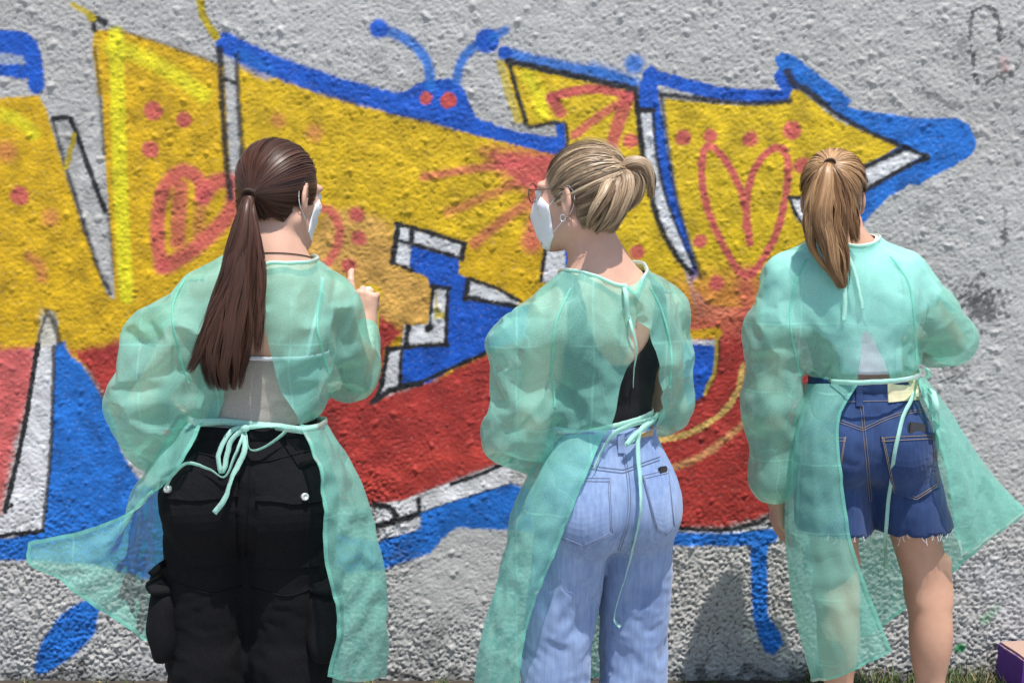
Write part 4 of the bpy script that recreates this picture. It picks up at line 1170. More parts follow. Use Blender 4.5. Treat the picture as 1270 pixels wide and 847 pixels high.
# ------------------------------------------------------------------ hair as combed ribbons
def strands_mesh(S, out, width, cols):
    """S (n,m,3) strands, out (n,m,3) the side they show"""
    n, m, _ = S.shape
    T = np.gradient(S, axis=1); T /= np.maximum(np.linalg.norm(T, axis=2, keepdims=True), 1e-9)
    B = np.cross(T, out); B /= np.maximum(np.linalg.norm(B, axis=2, keepdims=True), 1e-9)
    t = np.linspace(0, 1, m)
    w = (np.broadcast_to(width, (n,))[:, None] * np.minimum(1, np.minimum(0.55 + t * 6, 0.12 + (1 - t) * 5))[None, :])[..., None] * 0.5
    V = np.stack([S - B * w, S + B * w], 2).reshape(-1, 3)
    i = (np.arange(n)[:, None] * m + np.arange(m - 1)[None, :]).ravel() * 2
    F = np.stack([i, i + 1, i + 3, i + 2], 1)
    return V, F, np.repeat(cols, 2 * m, axis=0)
def radial_out(f, D, grow):
    """points on the head along directions D (n,3), lifted by grow"""
    lo = np.full(len(D), 0.02, f32); hi = np.full(len(D), 0.22, f32)
    c0 = f.Hd + f.Rh @ A(0, -0.008, 0.01)
    for _ in range(16):
        mid = 0.5 * (lo + hi); s = f.hairskull(c0 + D * mid[:, None]) < 0
        lo = np.where(s, mid, lo); hi = np.where(s, hi, mid)
    return c0 + D * (0.5 * (lo + hi) + grow)[:, None], c0
def scalp(f, tie, n, colfn, seed, lift=0.006, width=0.0016, mat=M_HAIR, messy=0.0, parent=None):
    r = np.random.default_rng(seed)
    f.hairskull = SDF()
    g = lambda x, y, z: f.Hd + f.Rh @ A(x, y, z)
    f.hairskull.ell(g(0, -0.012, 0.030), (0.0745, 0.0935, 0.0855), f.Rh, 0.02); f.hairskull.ell(g(0, 0.024, -0.025), (0.064, 0.066, 0.075), f.Rh, 0.03)
    f.hairskull.ell(g(0, -0.045, -0.045), (0.055, 0.045, 0.05), f.Rh, 0.04)
    # roots
    D = r.standard_normal((n * 5, 3)); D /= np.linalg.norm(D, axis=1, keepdims=True); D = D.astype(f32)
    P, c0 = radial_out(f, D, np.zeros(len(D), f32))
    l = (P - f.Hd) @ f.Rh
    ear = (np.abs(l[:, 1] + 0.004) < 0.020) & (l[:, 2] < 0.022) & (l[:, 2] > -0.06)
    ok = (HEAD_HAIRLINE(l) + f.hairline > 0) & (l[:, 2] > -0.082 + 0.25 * np.abs(l[:, 0])) & ~ear & ((l[:, 2] > -0.02) | (l[:, 1] < -0.020))
    D = D[ok][:n]; n = len(D)
    tl = A(*tie) - c0; tr = np.linalg.norm(tl); td = tl / tr
    m = 14
    t = np.linspace(0, 1, m, dtype=f32)
    ang = np.arccos(np.clip(D @ td, -1, 1))[:, None]; ang = np.maximum(ang, 1e-3)
    tt = t[None, :]
    Q = (np.sin((1 - tt) * ang)[..., None] * D[:, None] + np.sin(tt * ang)[..., None] * td) / np.sin(np.clip(ang, 0.001, 3.05))[..., None]
    Q /= np.maximum(np.linalg.norm(Q, axis=2, keepdims=True), 1e-6)
    # combed swirl + clumps
    nz = Noise3(0.5, seed + 3); cl = Noise3(0.16, seed + 4)
    P, _ = radial_out(f, Q.reshape(-1, 3), np.zeros(n * m, f32))
    lay = r.random((n, 1)).astype(f32)
    gro = lift * (0.35 + 0.9 * lay) * np.sin(np.clip(tt * 1.15 + 0.12, 0, 1) * math.pi * 0.62) + 0.0025 * cl(D * 1.0)[:, None] * np.sin(tt * math.pi)
    if messy: gro = gro + messy * np.maximum(0, r.standard_normal((n, 1))) ** 2 * np.sin(tt * math.pi) * 0.5
    endr = np.linalg.norm(P.reshape(n, m, 3)[:, -1] - c0, axis=1)[:, None]
    pull = tt ** 6
    R_ = np.linalg.norm(P.reshape(n, m, 3) - c0, axis=2) + gro
    R_ = R_ * (1 - pull) + tr * pull
    S = c0 + Q * R_[..., None]
    S[:, -1] += r.standard_normal((n, 3)) * 0.004
    cols = colfn(r, n, lay[:, 0], cl(D))
    V, F, C = strands_mesh(S, Q, width * r.uniform(0.7, 1.3, n), cols)
    # the scalp below
    V0, F0 = surface_nets(f.hairskull, f.Hd - 0.13, f.Hd + 0.13, 0.006)
    l = (V0[F0].mean(1) - f.Hd) @ f.Rh
    ear = (np.abs(l[:, 1] + 0.004) < 0.020) & (l[:, 2] < 0.020) & (l[:, 2] > -0.06)
    ok = (HEAD_HAIRLINE(l) + f.hairline > 0.004) & (l[:, 2] > -0.076 + 0.25 * np.abs(l[:, 0])) & ~ear & ((l[:, 2] > -0.018) | (l[:, 1] < -0.022))
    V0, F0, _ = compact(V0, F0[ok])
    V0 = V0 + (V0 - f.Hd) * 0.012
    c0_ = np.tile(np.median(cols, axis=0) * 0.75, (len(V0), 1))
    return (np.vstack([V, V0]), np.vstack([F, F0 + len(V)]), np.vstack([C, c0_]))
def tail(paths, n, colfn, seed, m=26, width=0.0016, wave=0.004, wave_lam=0.12, flat=0.6, center=None, endvar=0.25, clumps=9, flyaway=0.0):
    """paths: list of (centre points, radii, share). A bundle of strands along each path"""
    r = np.random.default_rng(seed); Vs, Fs, Cs, k = [], [], [], 0
    for pi, (pts, rad, share) in enumerate(paths):
        nn = max(8, int(n * share))
        Cc = spline(pts, m).astype(f32); rd = np.interp(np.linspace(0, 1, m), np.linspace(0, 1, len(rad)), rad)
        T, B, U = frames(Cc, (0, -1, 0.02)); B, U = B.astype(f32), U.astype(f32)
        a = r.uniform(0, 2 * math.pi, nn); q = np.sqrt(r.random(nn))
        ca = r.uniform(0, 2 * math.pi, clumps); cq = np.sqrt(r.random(clumps)) * 0.9
        x, y = q * np.cos(a), q * np.sin(a)
        cxs, cys = cq * np.cos(ca), cq * np.sin(ca)
        near = ((x[:, None] - cxs) ** 2 + (y[:, None] - cys) ** 2).argmin(1)
        tt = np.linspace(0, 1, m)[None, :]
        pullc = 0.50 * tt ** 1.3
        X = x[:, None] * (1 - pullc) + cxs[near][:, None] * pullc; Y = y[:, None] * (1 - pullc) + cys[near][:, None] * pullc
        ph = r.uniform(0, 6.28, clumps)[near][:, None] + r.normal(0, 0.35, (nn, 1)); L = np.linalg.norm(np.diff(Cc, axis=0), axis=1).sum()
        wv = wave * np.sin(2 * math.pi * tt * L / wave_lam + ph) * np.minimum(1, tt * 2.5); wv2 = wave * 0.7 * np.cos(2 * math.pi * tt * L / (wave_lam * 1.3) + ph * 1.7) * np.minimum(1, tt * 2.5)
        fly = flyaway * np.maximum(0, r.normal(0, 1, (nn, 1)) - 1.3) * tt ** 1.5 * np.sign(r.normal(0, 1, (nn, 1)))
        S = Cc[None] + B[None] * (X * rd + wv + fly)[..., None] + U[None] * (Y * rd * flat + wv2)[..., None]
        # uneven ends
        cut = 1 - endvar * r.random(nn) ** 1.6 * (0.6 + 0.4 * (q))
        ids = np.linspace(0, 1, m)[None, :] * cut[:, None] * (m - 1)
        i0 = np.clip(ids.astype(int), 0, m - 2); fr = (ids - i0)[..., None]
        S = np.take_along_axis(S, i0[..., None].repeat(3, 2), 1) * (1 - fr) + np.take_along_axis(S, (i0 + 1)[..., None].repeat(3, 2), 1) * fr
        out = B[None] * np.cos(a)[:, None, None] + U[None] * np.sin(a)[:, None, None] * 1.0 + U[None] * 0.35
        cols = colfn(r, nn, q, np.sin(near * 2.4 + 1.0))
        V, F, C = strands_mesh(S.astype(f32), out.astype(f32), width * r.uniform(0.7, 1.35, nn), cols)
        Vs.append(V); Fs.append(F + k); Cs.append(C); k += len(V)
        v, fc = tube(Cc[: int(m * 0.86)], rd[: int(m * 0.86)] * np.linspace(0.45, 0.30, int(m * 0.86)) * np.array((flat, 1.0)).min(), 10)
        v = np.asarray(v); 
        Vs.append(v); Fq = np.array([q_ for q_ in fc if len(q_) == 4]); Fs.append(Fq + k); Cs.append(np.tile(cols.mean(0) * 0.6, (len(v), 1))); k += len(v)
    return np.vstack(Vs), np.vstack(Fs), np.vstack(Cs)
def merge3(*parts):
    V, F, C, k = [], [], [], 0
    for v, f_, c in parts: V.append(v); F.append(f_ + k); C.append(c); k += len(v)
    return np.vstack(V), np.vstack(F), np.vstack(C)
# ================================================================== gowns
def interp_edges(table, py):
    t = np.array(table, float)
    return np.interp(py, t[:, 0], t[:, 1]), np.interp(py, t[:, 0], t[:, 2])
def make_bodice(f, sleeves, cuffs, opening, belt_z, ease, neck_r, seed, excess=0.055, h=0.0165, kill=None):
    SL = SDF()
    for a, b_, ra, rb in sleeves: SL.cone(a, b_, ra, rb, 0.045)
    ez, ev = ease
    def fn(P):
        e = np.interp(P[:, 2], ez, ev).astype(f32)
        d = smin_np(f.up(P, reach=0.14) - e, SL(P, reach=0.12), 0.05)
        return np.where(d > 0.9, 1.0, d)
    lo1, hi1 = SL.box(); lo2, hi2 = f.up.box()
    lo, hi = np.minimum(lo1, lo2) - 0.08, np.maximum(hi1, hi2) + 0.08
    lo[2] = min(belt_z, lo1[2]) - 0.05; hi[2] = f.Nb[2] + 0.06
    back = f.C[1]
    Nb = f.Nb
    arms = lambda P: SL(P, reach=0.3)
    def in_open(P, m=0.0):
        px, py = to_px(P); l, r = interp_edges(opening, py)
        return (P[:, 1] < back - 0.01) & (px > l + m) & (px < r - m) & (py > opening[0][0]) & (py < opening[-1][0] + 60)
    def ncut(P):
        q = P - Nb
        return np.sqrt((q[:, 0] / neck_r[0]) ** 2 + ((q[:, 1] - neck_r[2]) / neck_r[1]) ** 2)
    def keep(P):
        tors = (f.up(P, reach=0.2) - np.interp(P[:, 2], ez, ev)) < SL(P, reach=0.3) + 0.012
        k = (~tors) | (P[:, 2] > belt_z)
        k &= ~((ncut(P) < 1) & (P[:, 2] > Nb[2] - 0.10))
        k &= ~(in_open(P) & tors)
        for pt, dr in cuffs:
            k &= ~((((P - A(*pt)) @ A(*dr)) > 0) & (np.linalg.norm(P - A(*pt), axis=1) < 0.13))
        if kill is not None: k &= ~kill(P)
        return k
    def snap_belt(P):
        m = np.abs(P[:, 2] - belt_z) < 0.022
        t = (f.up(P, reach=0.2) - np.interp(P[:, 2], ez, ev)) < SL(P, reach=0.3) + 0.012
        P = P.copy(); P[m & t, 2] = belt_z; return P
    def snap_neck(P):
        s = ncut(P); m = (np.abs(s - 1) < 0.25) & (P[:, 2] > Nb[2] - 0.10)
        P = P.copy(); c = A(Nb[0], Nb[1] + neck_r[2])
        P[m, :2] = c + (P[m, :2] - c) / s[m][:, None]; return P
    def snap_open(P):
        px, py = to_px(P); l, r = interp_edges(opening, py)
        P = P.copy(); m = (P[:, 1] < back - 0.01) & (py > opening[0][0]) & (np.abs(P[:, 2] - belt_z) > 0.004)
        for e in (l, r):
            q = m & (np.abs(px - e) < 10)
            P[q, 0] += ((e - px) * P[:, 1] / FPX)[q]
        return P
    def snap_cuff(P):
        P = P.copy()
        for pt, dr in cuffs:
            d = (P - A(*pt)) @ A(*dr); m = (np.abs(d) < 0.02) & (np.linalg.norm(P - A(*pt), axis=1) < 0.12)
            P[m] -= d[m][:, None] * A(*dr)
        return P
    V, F, rim = shell(fn, lo, hi, h, keep, (snap_open, snap_belt, snap_neck, snap_cuff))
    pin = np.zeros(len(V), f32)
    pin[np.abs(V[:, 2] - belt_z) < 0.004] = 0.9
    pin[(np.abs(ncut(V) - 1) < 0.03) & (V[:, 2] > Nb[2] - 0.1)] = 0.9
    for pt, dr in cuffs:
        pin[(np.abs((V - A(*pt)) @ A(*dr)) < 0.004) & (np.linalg.norm(V - A(*pt), axis=1) < 0.12)] = 0.95
    armness = np.clip((f.up(V, reach=0.2)) / 0.08, 0, 1)
    # gathers running up from the belt
    nr = vnormals(V, F); ph = np.arctan2(V[:, 1] - f.W[1], V[:, 0] - f.W[0]); r = np.random.default_rng(seed + 9)
    ga = sum(np.sin(ph * k_ + r.uniform(0, 6.28) + 3 * (V[:, 2] - belt_z)) / k_ ** 0.5 for k_ in (6, 9, 14, 21)) * 0.017
    V = V + (nr * (ga * np.exp(-np.abs(V[:, 2] - belt_z - 0.05) / 0.12) * (1 - pin) * (1 - armness))[:, None]).astype(f32)
    V = crumple(V, F, excess * (0.8 + 0.6 * armness), 220, 0.011 * min(1.0, excess / 0.055), 0.14, pin, 0.0025, f.body, 0.008, seed, 0.24, 0.00004)
    return V, F
def make_skirt(cols, nu, nv, f, seed, excess=0.035, sdf=None, iters=170, anchor=0.012, gap=0.012, amp=0.009):
    G0 = np.stack([spline([at(*p) for p in c], nv + 1) for c in cols], 0)      # (cols, nv+1, 3)
    G = np.stack([spline(G0[:, j], nu + 1) for j in range(nv + 1)], 1)          # (nu+1, nv+1, 3)
    # gathers below the belt
    V = G.reshape(-1, 3).astype(f32)
    W = nv + 1
    F = np.array([(i * W + j, (i + 1) * W + j, (i + 1) * W + j + 1, i * W + j + 1) for i in range(nu) for j in range(nv)])
    nr = vnormals(V, F)
    u = np.repeat(np.linspace(0, 1, nu + 1), W); v = np.tile(np.linspace(0, 1, W), nu + 1)
    r = np.random.default_rng(seed)
    g = sum(np.sin(u * 2 * math.pi * k_ + r.uniform(0, 6.28)) / (k_ ** 0.7) for k_ in (5, 8, 13, 19, 27)) * 0.016
    V = V + (nr * (g * (0.25 + 0.75 * np.sin(np.clip(v * 1.4, 0, 1) * math.pi / 2)) * (0.4 + 0.6 * np.exp(-v * 1.2)))[:, None]).astype(f32)
    pin = np.zeros(len(V), f32); pin[v < 1e-6] = 0.95
    V = crumple(V, F, excess, iters, amp, 0.16, pin, anchor, sdf, gap, seed, 0.3, 0.0)
    return V, F
def lit_edge_band(f, sk, V, nu, nv):
    """added strip imitating the light caught along the open sides and hem"""
    G = V.reshape(nu + 1, nv + 1, 3)
    ring = [G[0, j] for j in range(nv + 1)] + [G[i, nv] for i in range(1, nu + 1)] + [G[nu, j] for j in range(nv - 1, -1, -1)]
    inn = [G[1, j] for j in range(nv)] + [G[1, nv - 1]] + [G[i, nv - 1] for i in range(1, nu)] + [G[nu - 1, nv - 1]] + [G[nu - 1, j] for j in range(nv - 1, -1, -1)]
    B, I = np.array(ring), np.array(inn)
    dd = I - B; L = np.maximum(np.linalg.norm(dd, axis=1, keepdims=True), 1e-6)
    I = B + dd / L * 0.009
    t = np.gradient(B, axis=0); n = np.cross(t, dd); n /= np.maximum(np.linalg.norm(n, axis=1, keepdims=True), 1e-9)
    n = np.where(n[:, 1:2] > 0, -n, n)
    B, I = B + n * 0.0015, I + n * 0.0022
    m = len(B)
    Vv = np.vstack([B, I]); F = np.array([(i, i + 1, m + i + 1, m + i) for i in range(m - 1)])
    return mesh_np('lit_edge_band', Vv, F, M_GOWN, sk, True, f.base)
def belt_ring(tree, ctr, z, w, off=0.004, n=120, tilt=None, jitter=0.0015, seed=0):
    r = np.random.default_rng(seed); C = []
    nz = r.standard_normal(n) * jitter
    for i in range(n):
        a = 2 * math.pi * i / n
        d = Vector((math.cos(a), math.sin(a), 0))
        zz = z + (tilt(a) if tilt else 0)
        o = Vector((float(ctr[0]), float(ctr[1]), zz)) + d * 0.6
        p, nn, k, dist = tree.ray_cast(o, -d)
        rad = 0.6 - dist if p is not None else 0.15
        C.append(rad)
    C = np.array(C)
    for _ in range(6): C = np.maximum(C, 0.5 * (np.roll(C, 1) + np.roll(C, -1)) - 0.0005)   # tape is taut: bridges hollows
    pts = []
    a = np.linspace(0, 2 * math.pi, n, endpoint=False)
    dirs = np.stack([np.cos(a), np.sin(a), np.zeros(n)], 1)
    zz = z + (np.array([tilt(x) for x in a]) if tilt else 0) + np.convolve(np.r_[nz, nz, nz], np.ones(7) / 7, 'same')[n:2 * n]
    ctr3 = np.stack([np.full(n, ctr[0]), np.full(n, ctr[1]), zz * np.ones(n)], 1)
    rows = []
    for dz, dr in ((w / 2, 0), (w / 2, 0.0012), (0, 0.0022), (-w / 2, 0.0012), (-w / 2, 0), (0, 0.0004)):
        rows.append(ctr3 + dirs * (C + off + dr)[:, None] + np.array((0, 0, dz)))
    V = np.stack(rows, 1).reshape(-1, 3)
    F = []
    for i in range(n):
        j = (i + 1) % n
        for k in range(6): F.append((i * 6 + k, j * 6 + k, j * 6 + (k + 1) % 6, i * 6 + (k + 1) % 6))
    return V, F
def neck_binding(f, V, F, neck_r, thick=0.0045):
    """rolled tape on the neck edge"""
    E, c = edges_of(F)
    rim = np.unique(E[c == 1].ravel())
    q = V[rim] - f.Nb
    s = np.sqrt((q[:, 0] / neck_r[0]) ** 2 + ((q[:, 1] - neck_r[2]) / neck_r[1]) ** 2)
    m = (np.abs(s - 1) < 0.2) & (V[rim][:, 2] > f.Nb[2] - 0.11)
    P = V[rim][m]; a = np.arctan2(P[:, 1] - f.Nb[1] - neck_r[2], P[:, 0] - f.Nb[0])
    o = np.argsort(a); P = P[o]; a = a[o]
    aa = np.linspace(-math.pi, math.pi, 73)
    C = np.stack([np.interp(aa, np.r_[a - 2 * math.pi, a, a + 2 * math.pi], np.r_[P[:, k], P[:, k], P[:, k]]) for k in range(3)], 1)
    for _ in range(2): C = (np.roll(C, 1, 0) + 2 * C + np.roll(C, -1, 0)) / 4
    C[0] = C[-1] = 0.5 * (C[0] + C[-1])
    return tube(C, thick, 7, False)
def seams(f, gown, V, F, paths):
    t = bvh(V, F)
    for p_ in paths:
        v, q = ribbon(on_surface(t, p_, 26, 0.0022), 0.005, thick=0.0008); mesh_np('armhole_seam', v, q, M_GOWN, gown, True, f.base)
def hang(pts, w, up=(0, -1, 0), n=40, thick=0.001, seed=0, jig=0.0012, twist=0.5):
    """a tie tape through points of the place"""
    C = spline(pts, n); r = np.random.default_rng(seed)
    k = np.convolve(r.standard_normal((n + 8)), np.ones(9) / 9, 'valid')
    C = C + np.outer(k, (1, 0, 0.3)) * jig * 3
    tw = np.cumsum(np.convolve(r.standard_normal(n + 10), np.ones(11) / 11, 'valid')) * twist * 0.25
    return ribbon(C, w, up, 0.0007, tw, 0.0)
# ================================================================== person with the long dark ponytail and black cargo trousers
def arr(*p): return at(*p)
def dirv(a, b_): v = np.asarray(b_, float) - np.asarray(a, float); return v / np.linalg.norm(v)
c = dict(hip=arr(310, 588, 2.50), waist=arr(312, 520, 2.50), chest=arr(326, 424, 2.50), neck=arr(341, 331, 2.49), head=arr(348, 240, 2.52),
         hip_yaw=0.0, chest_yaw=-0.12, head_yaw=-0.54, head_pitch=-0.16, build=1.06, skin=M_SKIN, shoe=M_BLACK_KNIT, hairline=0.012,
         SL=arr(256, 372, 2.49), SR=arr(408, 376, 2.54), EL=arr(180, 500, 2.44), ER=arr(444, 468, 2.66),
         WL=arr(219, 521, 2.63), WR=arr(453, 406, 2.80))
for a, x in (('L', -0.715), ('R', -0.52)):
    c['K' + a] = np.array((x, 2.51, 0.47)); c['A' + a] = np.array((x - (0.01 if a == 'L' else -0.01), 2.48, 0.085))
hr = hand_sdf(c['WR'], (-0.06, 0.10, 1.0), (0.1, 1.0, -0.05), (-1, 0, 0), (1.25, 1.3, 1.35, 1.4), index=(0.28, 0.30, 0.55), tcurl=0.8)
hl = hand_sdf(c['WL'], (0.9, 0.35, -0.25), (0.1, 0.1, -1.0), (0, 1, 0), (0.5, 0.55, 0.6, 0.65))
c['hands'] = [hr, hl]
P1 = make_figure(c)
# tank top with thin straps
belt1 = float(at(312, 523, 2.40)[2]) - 0.006
def tank1(Q): return P1.torso(Q) - 0.006
top1 = float(at(315, 444, 2.39)[2]); lo, hi = P1.torso.box()
def snapz(z0, tol=0.02):
    def s(Q):
        Q = Q.copy(); m = np.abs(Q[:, 2] - z0) < tol; Q[m, 2] = z0; return Q
    return s
V, F, rim = shell(tank1, (lo[0] - .03, lo[1] - .03, belt1 - 0.12), (hi[0] + .03, hi[1] + .03, top1 + 0.05), 0.010, lambda Q: (Q[:, 2] < top1) & (Q[:, 2] > belt1 - 0.09), (snapz(top1), snapz(belt1 - 0.09)))
Vt, Ft = crumple(V, F, 0.02, 80, 0.002, 0.05, None, 0.02, P1.body, 0.004, 3, 0.2, aniso=((0, 0, 1), 0.2)), F
tank = mesh_np('tank_top', Vt, Ft, M_GREY_KNIT, P1.root, True, P1.base); solidify(tank, 0.0015)
ctr = (P1.W + P1.C) / 2
tr = bvh(Vt, Ft)
v, q = belt_ring(tr, (P1.C[0], P1.C[1]), top1 - 0.002, 0.009, 0.001); mesh_np('white_trim', v, q, M_WHITE_KNIT, tank, True, P1.base)
body_tree1 = bvh(P1.V, P1.F)
for pts in ([(291, 446), (286, 410), (280, 370), (284, 345)], [(379, 446), (386, 410), (396, 370), (399, 345)]):
    C_ = on_surface(body_tree1, pts, 20, 0.003)
    v, q = ribbon(C_, 0.009, thick=0.0016); mesh_np('strap', v, q, M_WHITE_KNIT, tank, True, P1.base)
# trousers
S = SDF()
H = P1.H
S.ell(H + A(0, 0, -0.005), (0.178, 0.125, 0.13), None, 0.05)
for s in (-1, 1): S.ell(H + A(s * 0.085, -0.05, -0.055), (0.10, 0.092, 0.11), None, 0.04)
S.ell(P1.W + A(0, 0, -0.06), (0.135, 0.10, 0.14), None, 0.06)
for a, s in (('L', -1), ('R', 1)):
    K, An = A(*c['K' + a]), A(*c['A' + a])
    S.cone(H + A(s * 0.093, 0, -0.06), K, 0.108, 0.092, 0.03); S.cone(K, An + A(0, 0, -0.03), 0.092, 0.088, 0.03)
waist1 = belt1 - 0.008
fnp = lambda Q: smin_np(S(Q), P1.torso(Q) - 0.010, 0.02)
lo, hi = S.box()
V, F, rim = shell(fnp, (lo[0] - .03, lo[1] - .03, 0.02), (hi[0] + .03, hi[1] + .03, waist1 + 0.04), 0.0105, lambda Q: (Q[:, 2] < waist1) & (Q[:, 2] > 0.05), (snapz(waist1), snapz(0.05)))
pin = (V[:, 2] > waist1 - 0.03).astype(f32) * 0.95
Vp1, Fp1 = crumple(V, F, 0.018, 120, 0.005, 0.14, pin, 0.012, P1.body, 0.004, 11, 0.35, 0.0, aniso=((0, 0, 1), 0.25)), F
trousers = mesh_np('trousers', Vp1, Fp1, M_BLACK_COTTON, P1.root, True, P1.base)
t1 = bvh(Vp1, Fp1)
v, q = belt_ring(t1, (P1.W[0], P1.W[1]), waist1 - 0.018, 0.036, 0.0015); mesh_np('waistband', v, q, M_BLACK_COTTON, trousers, True, P1.base)
# back pockets with flaps and snaps
for cs, fl, sn in ((((322, 612), (398, 606), (396, 700), (318, 702)), ((318, 590), (403, 580), (404, 622), (318, 620)), (376, 616)), (((212, 612), (292, 606), (294, 696), (222, 700)), ((203, 584), (296, 590), (296, 614), (204, 618)), (212, 607))):
    v, q = patch(t1, cs, 10, 10, 0.003, 0.0025, round_bottom=4); po = mesh_np('back_pocket', v, q, M_BLACK_COTTON, trousers, False, P1.base)
    v, q = patch(t1, fl, 10, 5, 0.0065, 0.0025, round_bottom=4); fo = mesh_np('pocket_flap', v, q, M_BLACK_COTTON, trousers, False, P1.base)
    p, nn = hit(t1, *sn, 0.0125)
    if p is None: p, nn = at(sn[0], sn[1], 2.36), np.array((0, -1, 0))
    nn = nn / np.linalg.norm(nn); e1 = np.cross(nn, (0, 0, 1)); e1 /= np.linalg.norm(e1); e2 = np.cross(nn, e1)
    ring = lambda r_, o_: [p + (e1 * math.cos(t) + e2 * math.sin(t)) * r_ + nn * o_ for t in np.linspace(0, 2 * math.pi, 18, endpoint=False)]
    Vr = np.array(ring(0.0085, -0.008) + ring(0.0085, 0.001) + ring(0.0070, 0.0026) + ring(0.0040, 0.0018) + ring(0.0034, -0.0004) + [p + nn * -0.0006])
    Fr = [(k * 18 + i, k * 18 + (i + 1) % 18, (k + 1) * 18 + (i + 1) % 18, (k + 1) * 18 + i) for k in range(4) for i in range(18)] + [(72 + i, 72 + (i + 1) % 18, 90) for i in range(18)]
    mesh_np('snap_button', Vr, Fr, M_METAL, fo, True, P1.base)
# cargo pockets on the outer thighs: pleated bags
for s, cx in ((-1, (214, 768)), (1, (402, 768))):
    a = at(cx[0], cx[1], 2.50)
    B = SDF()
    B.ell(a + A(s * 0.002, -0.01, -0.005), (0.044, 0.092, 0.135), None, 0.03)
    zt, zb = a[2] + 0.092, a[2] - 0.078
    bf = lambda Q, B=B, zt=zt, zb=zb: np.maximum(np.maximum(B(Q), Q[:, 2] - zt), zb - Q[:, 2])
    lo, hi = B.box()
    V, F = surface_nets(bf, lo - 0.02, hi + 0.02, 0.009)
    V = laplace(V, F, 2, 0.5); V = V + (Noise3(0.09, 17 + s)(V) * 0.0025)[:, None] * vnormals(V, F)
    cp = mesh_np('cargo_pocket', V, F, M_BLACK_COTTON, trousers, True, P1.base)
    fl = SDF(); fl.ell(a + A(s * 0.006, -0.005, 0.095), (0.046, 0.092, 0.026), None, 0.02)
    V, F = surface_nets(fl, np.array(fl.box()[0]) - 0.01, np.array(fl.box()[1]) + 0.01, 0.008)
    V = V + (Noise3(0.07, 5)(V) * 0.003)[:, None] * vnormals(V, F)
    mesh_np('cargo_flap', V, F, M_BLACK_COTTON, cp, True, P1.base)
v, q = ribbon(spline([at(206, 697, 2.47), at(196, 704, 2.44), at(186, 713, 2.43)], 10), 0.016, (0.3, -1, 0.5), 0.003)
mesh_np('strap_tab', v, q, M_BLACK_COTTON, trousers, True, P1.base)
for pts in ([(309, 545), (309, 600), (306, 650), (305, 690)], [(240, 560), (290, 572), (309, 574)], [(309, 574), (340, 570), (392, 556)], [(214, 720), (260, 735), (300, 726)], [(312, 728), (360, 738), (402, 720)]):
    v, q = tube(on_surface(t1, pts, 24, 0.0012), 0.0014, 5); mesh_np('seam', v, q, M_BLACK_COTTON, trousers, True, P1.base)
# gown
SL_, EL_, WL_ = A(*c['SL']), A(*c['EL']), A(*c['WL']); SR_, ER_, WR_ = A(*c['SR']), A(*c['ER']), A(*c['WR'])
dL, dR = dirv(EL_, WL_), dirv(ER_, WR_)
sl = [(SL_ + A(0.01, 0, -0.012), at(212, 425, 2.46), 0.066, 0.088), (at(212, 425, 2.46), at(190, 500, 2.46), 0.088, 0.090), (at(190, 500, 2.46), at(197, 546, 2.52), 0.088, 0.062), (at(194, 530, 2.50), WL_ - dL * 0.01, 0.070, 0.036),
      (SR_ + A(-0.015, 0, -0.012), at(412, 432, 2.60), 0.062, 0.074), (at(412, 432, 2.60), at(430, 456, 2.66), 0.074, 0.064), (at(430, 456, 2.66), at(441, 432, 2.75), 0.064, 0.050), (at(441, 432, 2.75), WR_, 0.048, 0.033)]
OP1 = [(322, 312, 326), (345, 306, 322), (400, 296, 328), (445, 284, 340), (482, 279, 350), (523, 262, 374), (560, 250, 380)]
NR1 = (0.094, 0.086, 0.004)
Vb1, Fb1 = make_bodice(P1, sl, [(WL_ - dL * 0.012, dL), (WR_ - dR * 0.004, dR)], OP1, belt1, ((belt1, belt1 + 0.04, belt1 + 0.15, belt1 + 0.30, 1.5), (0.014, 0.034, 0.032, 0.016, 0.012)), NR1, 31)
gown = mesh_np('gown', Vb1, Fb1, M_GOWN, P1.root, True, P1.base); add_creases(gown, Vb1, Fb1); subsurf(gown, 2)
seams(P1, gown, Vb1, Fb1, ([(232, 342), (214, 380), (220, 430), (234, 474)], [(400, 346), (393, 395), (398, 430), (408, 462)]))
v, q = neck_binding(P1, Vb1, Fb1, NR1); mesh_np('neck_binding', v, q, M_TAPE, gown, True, P1.base)
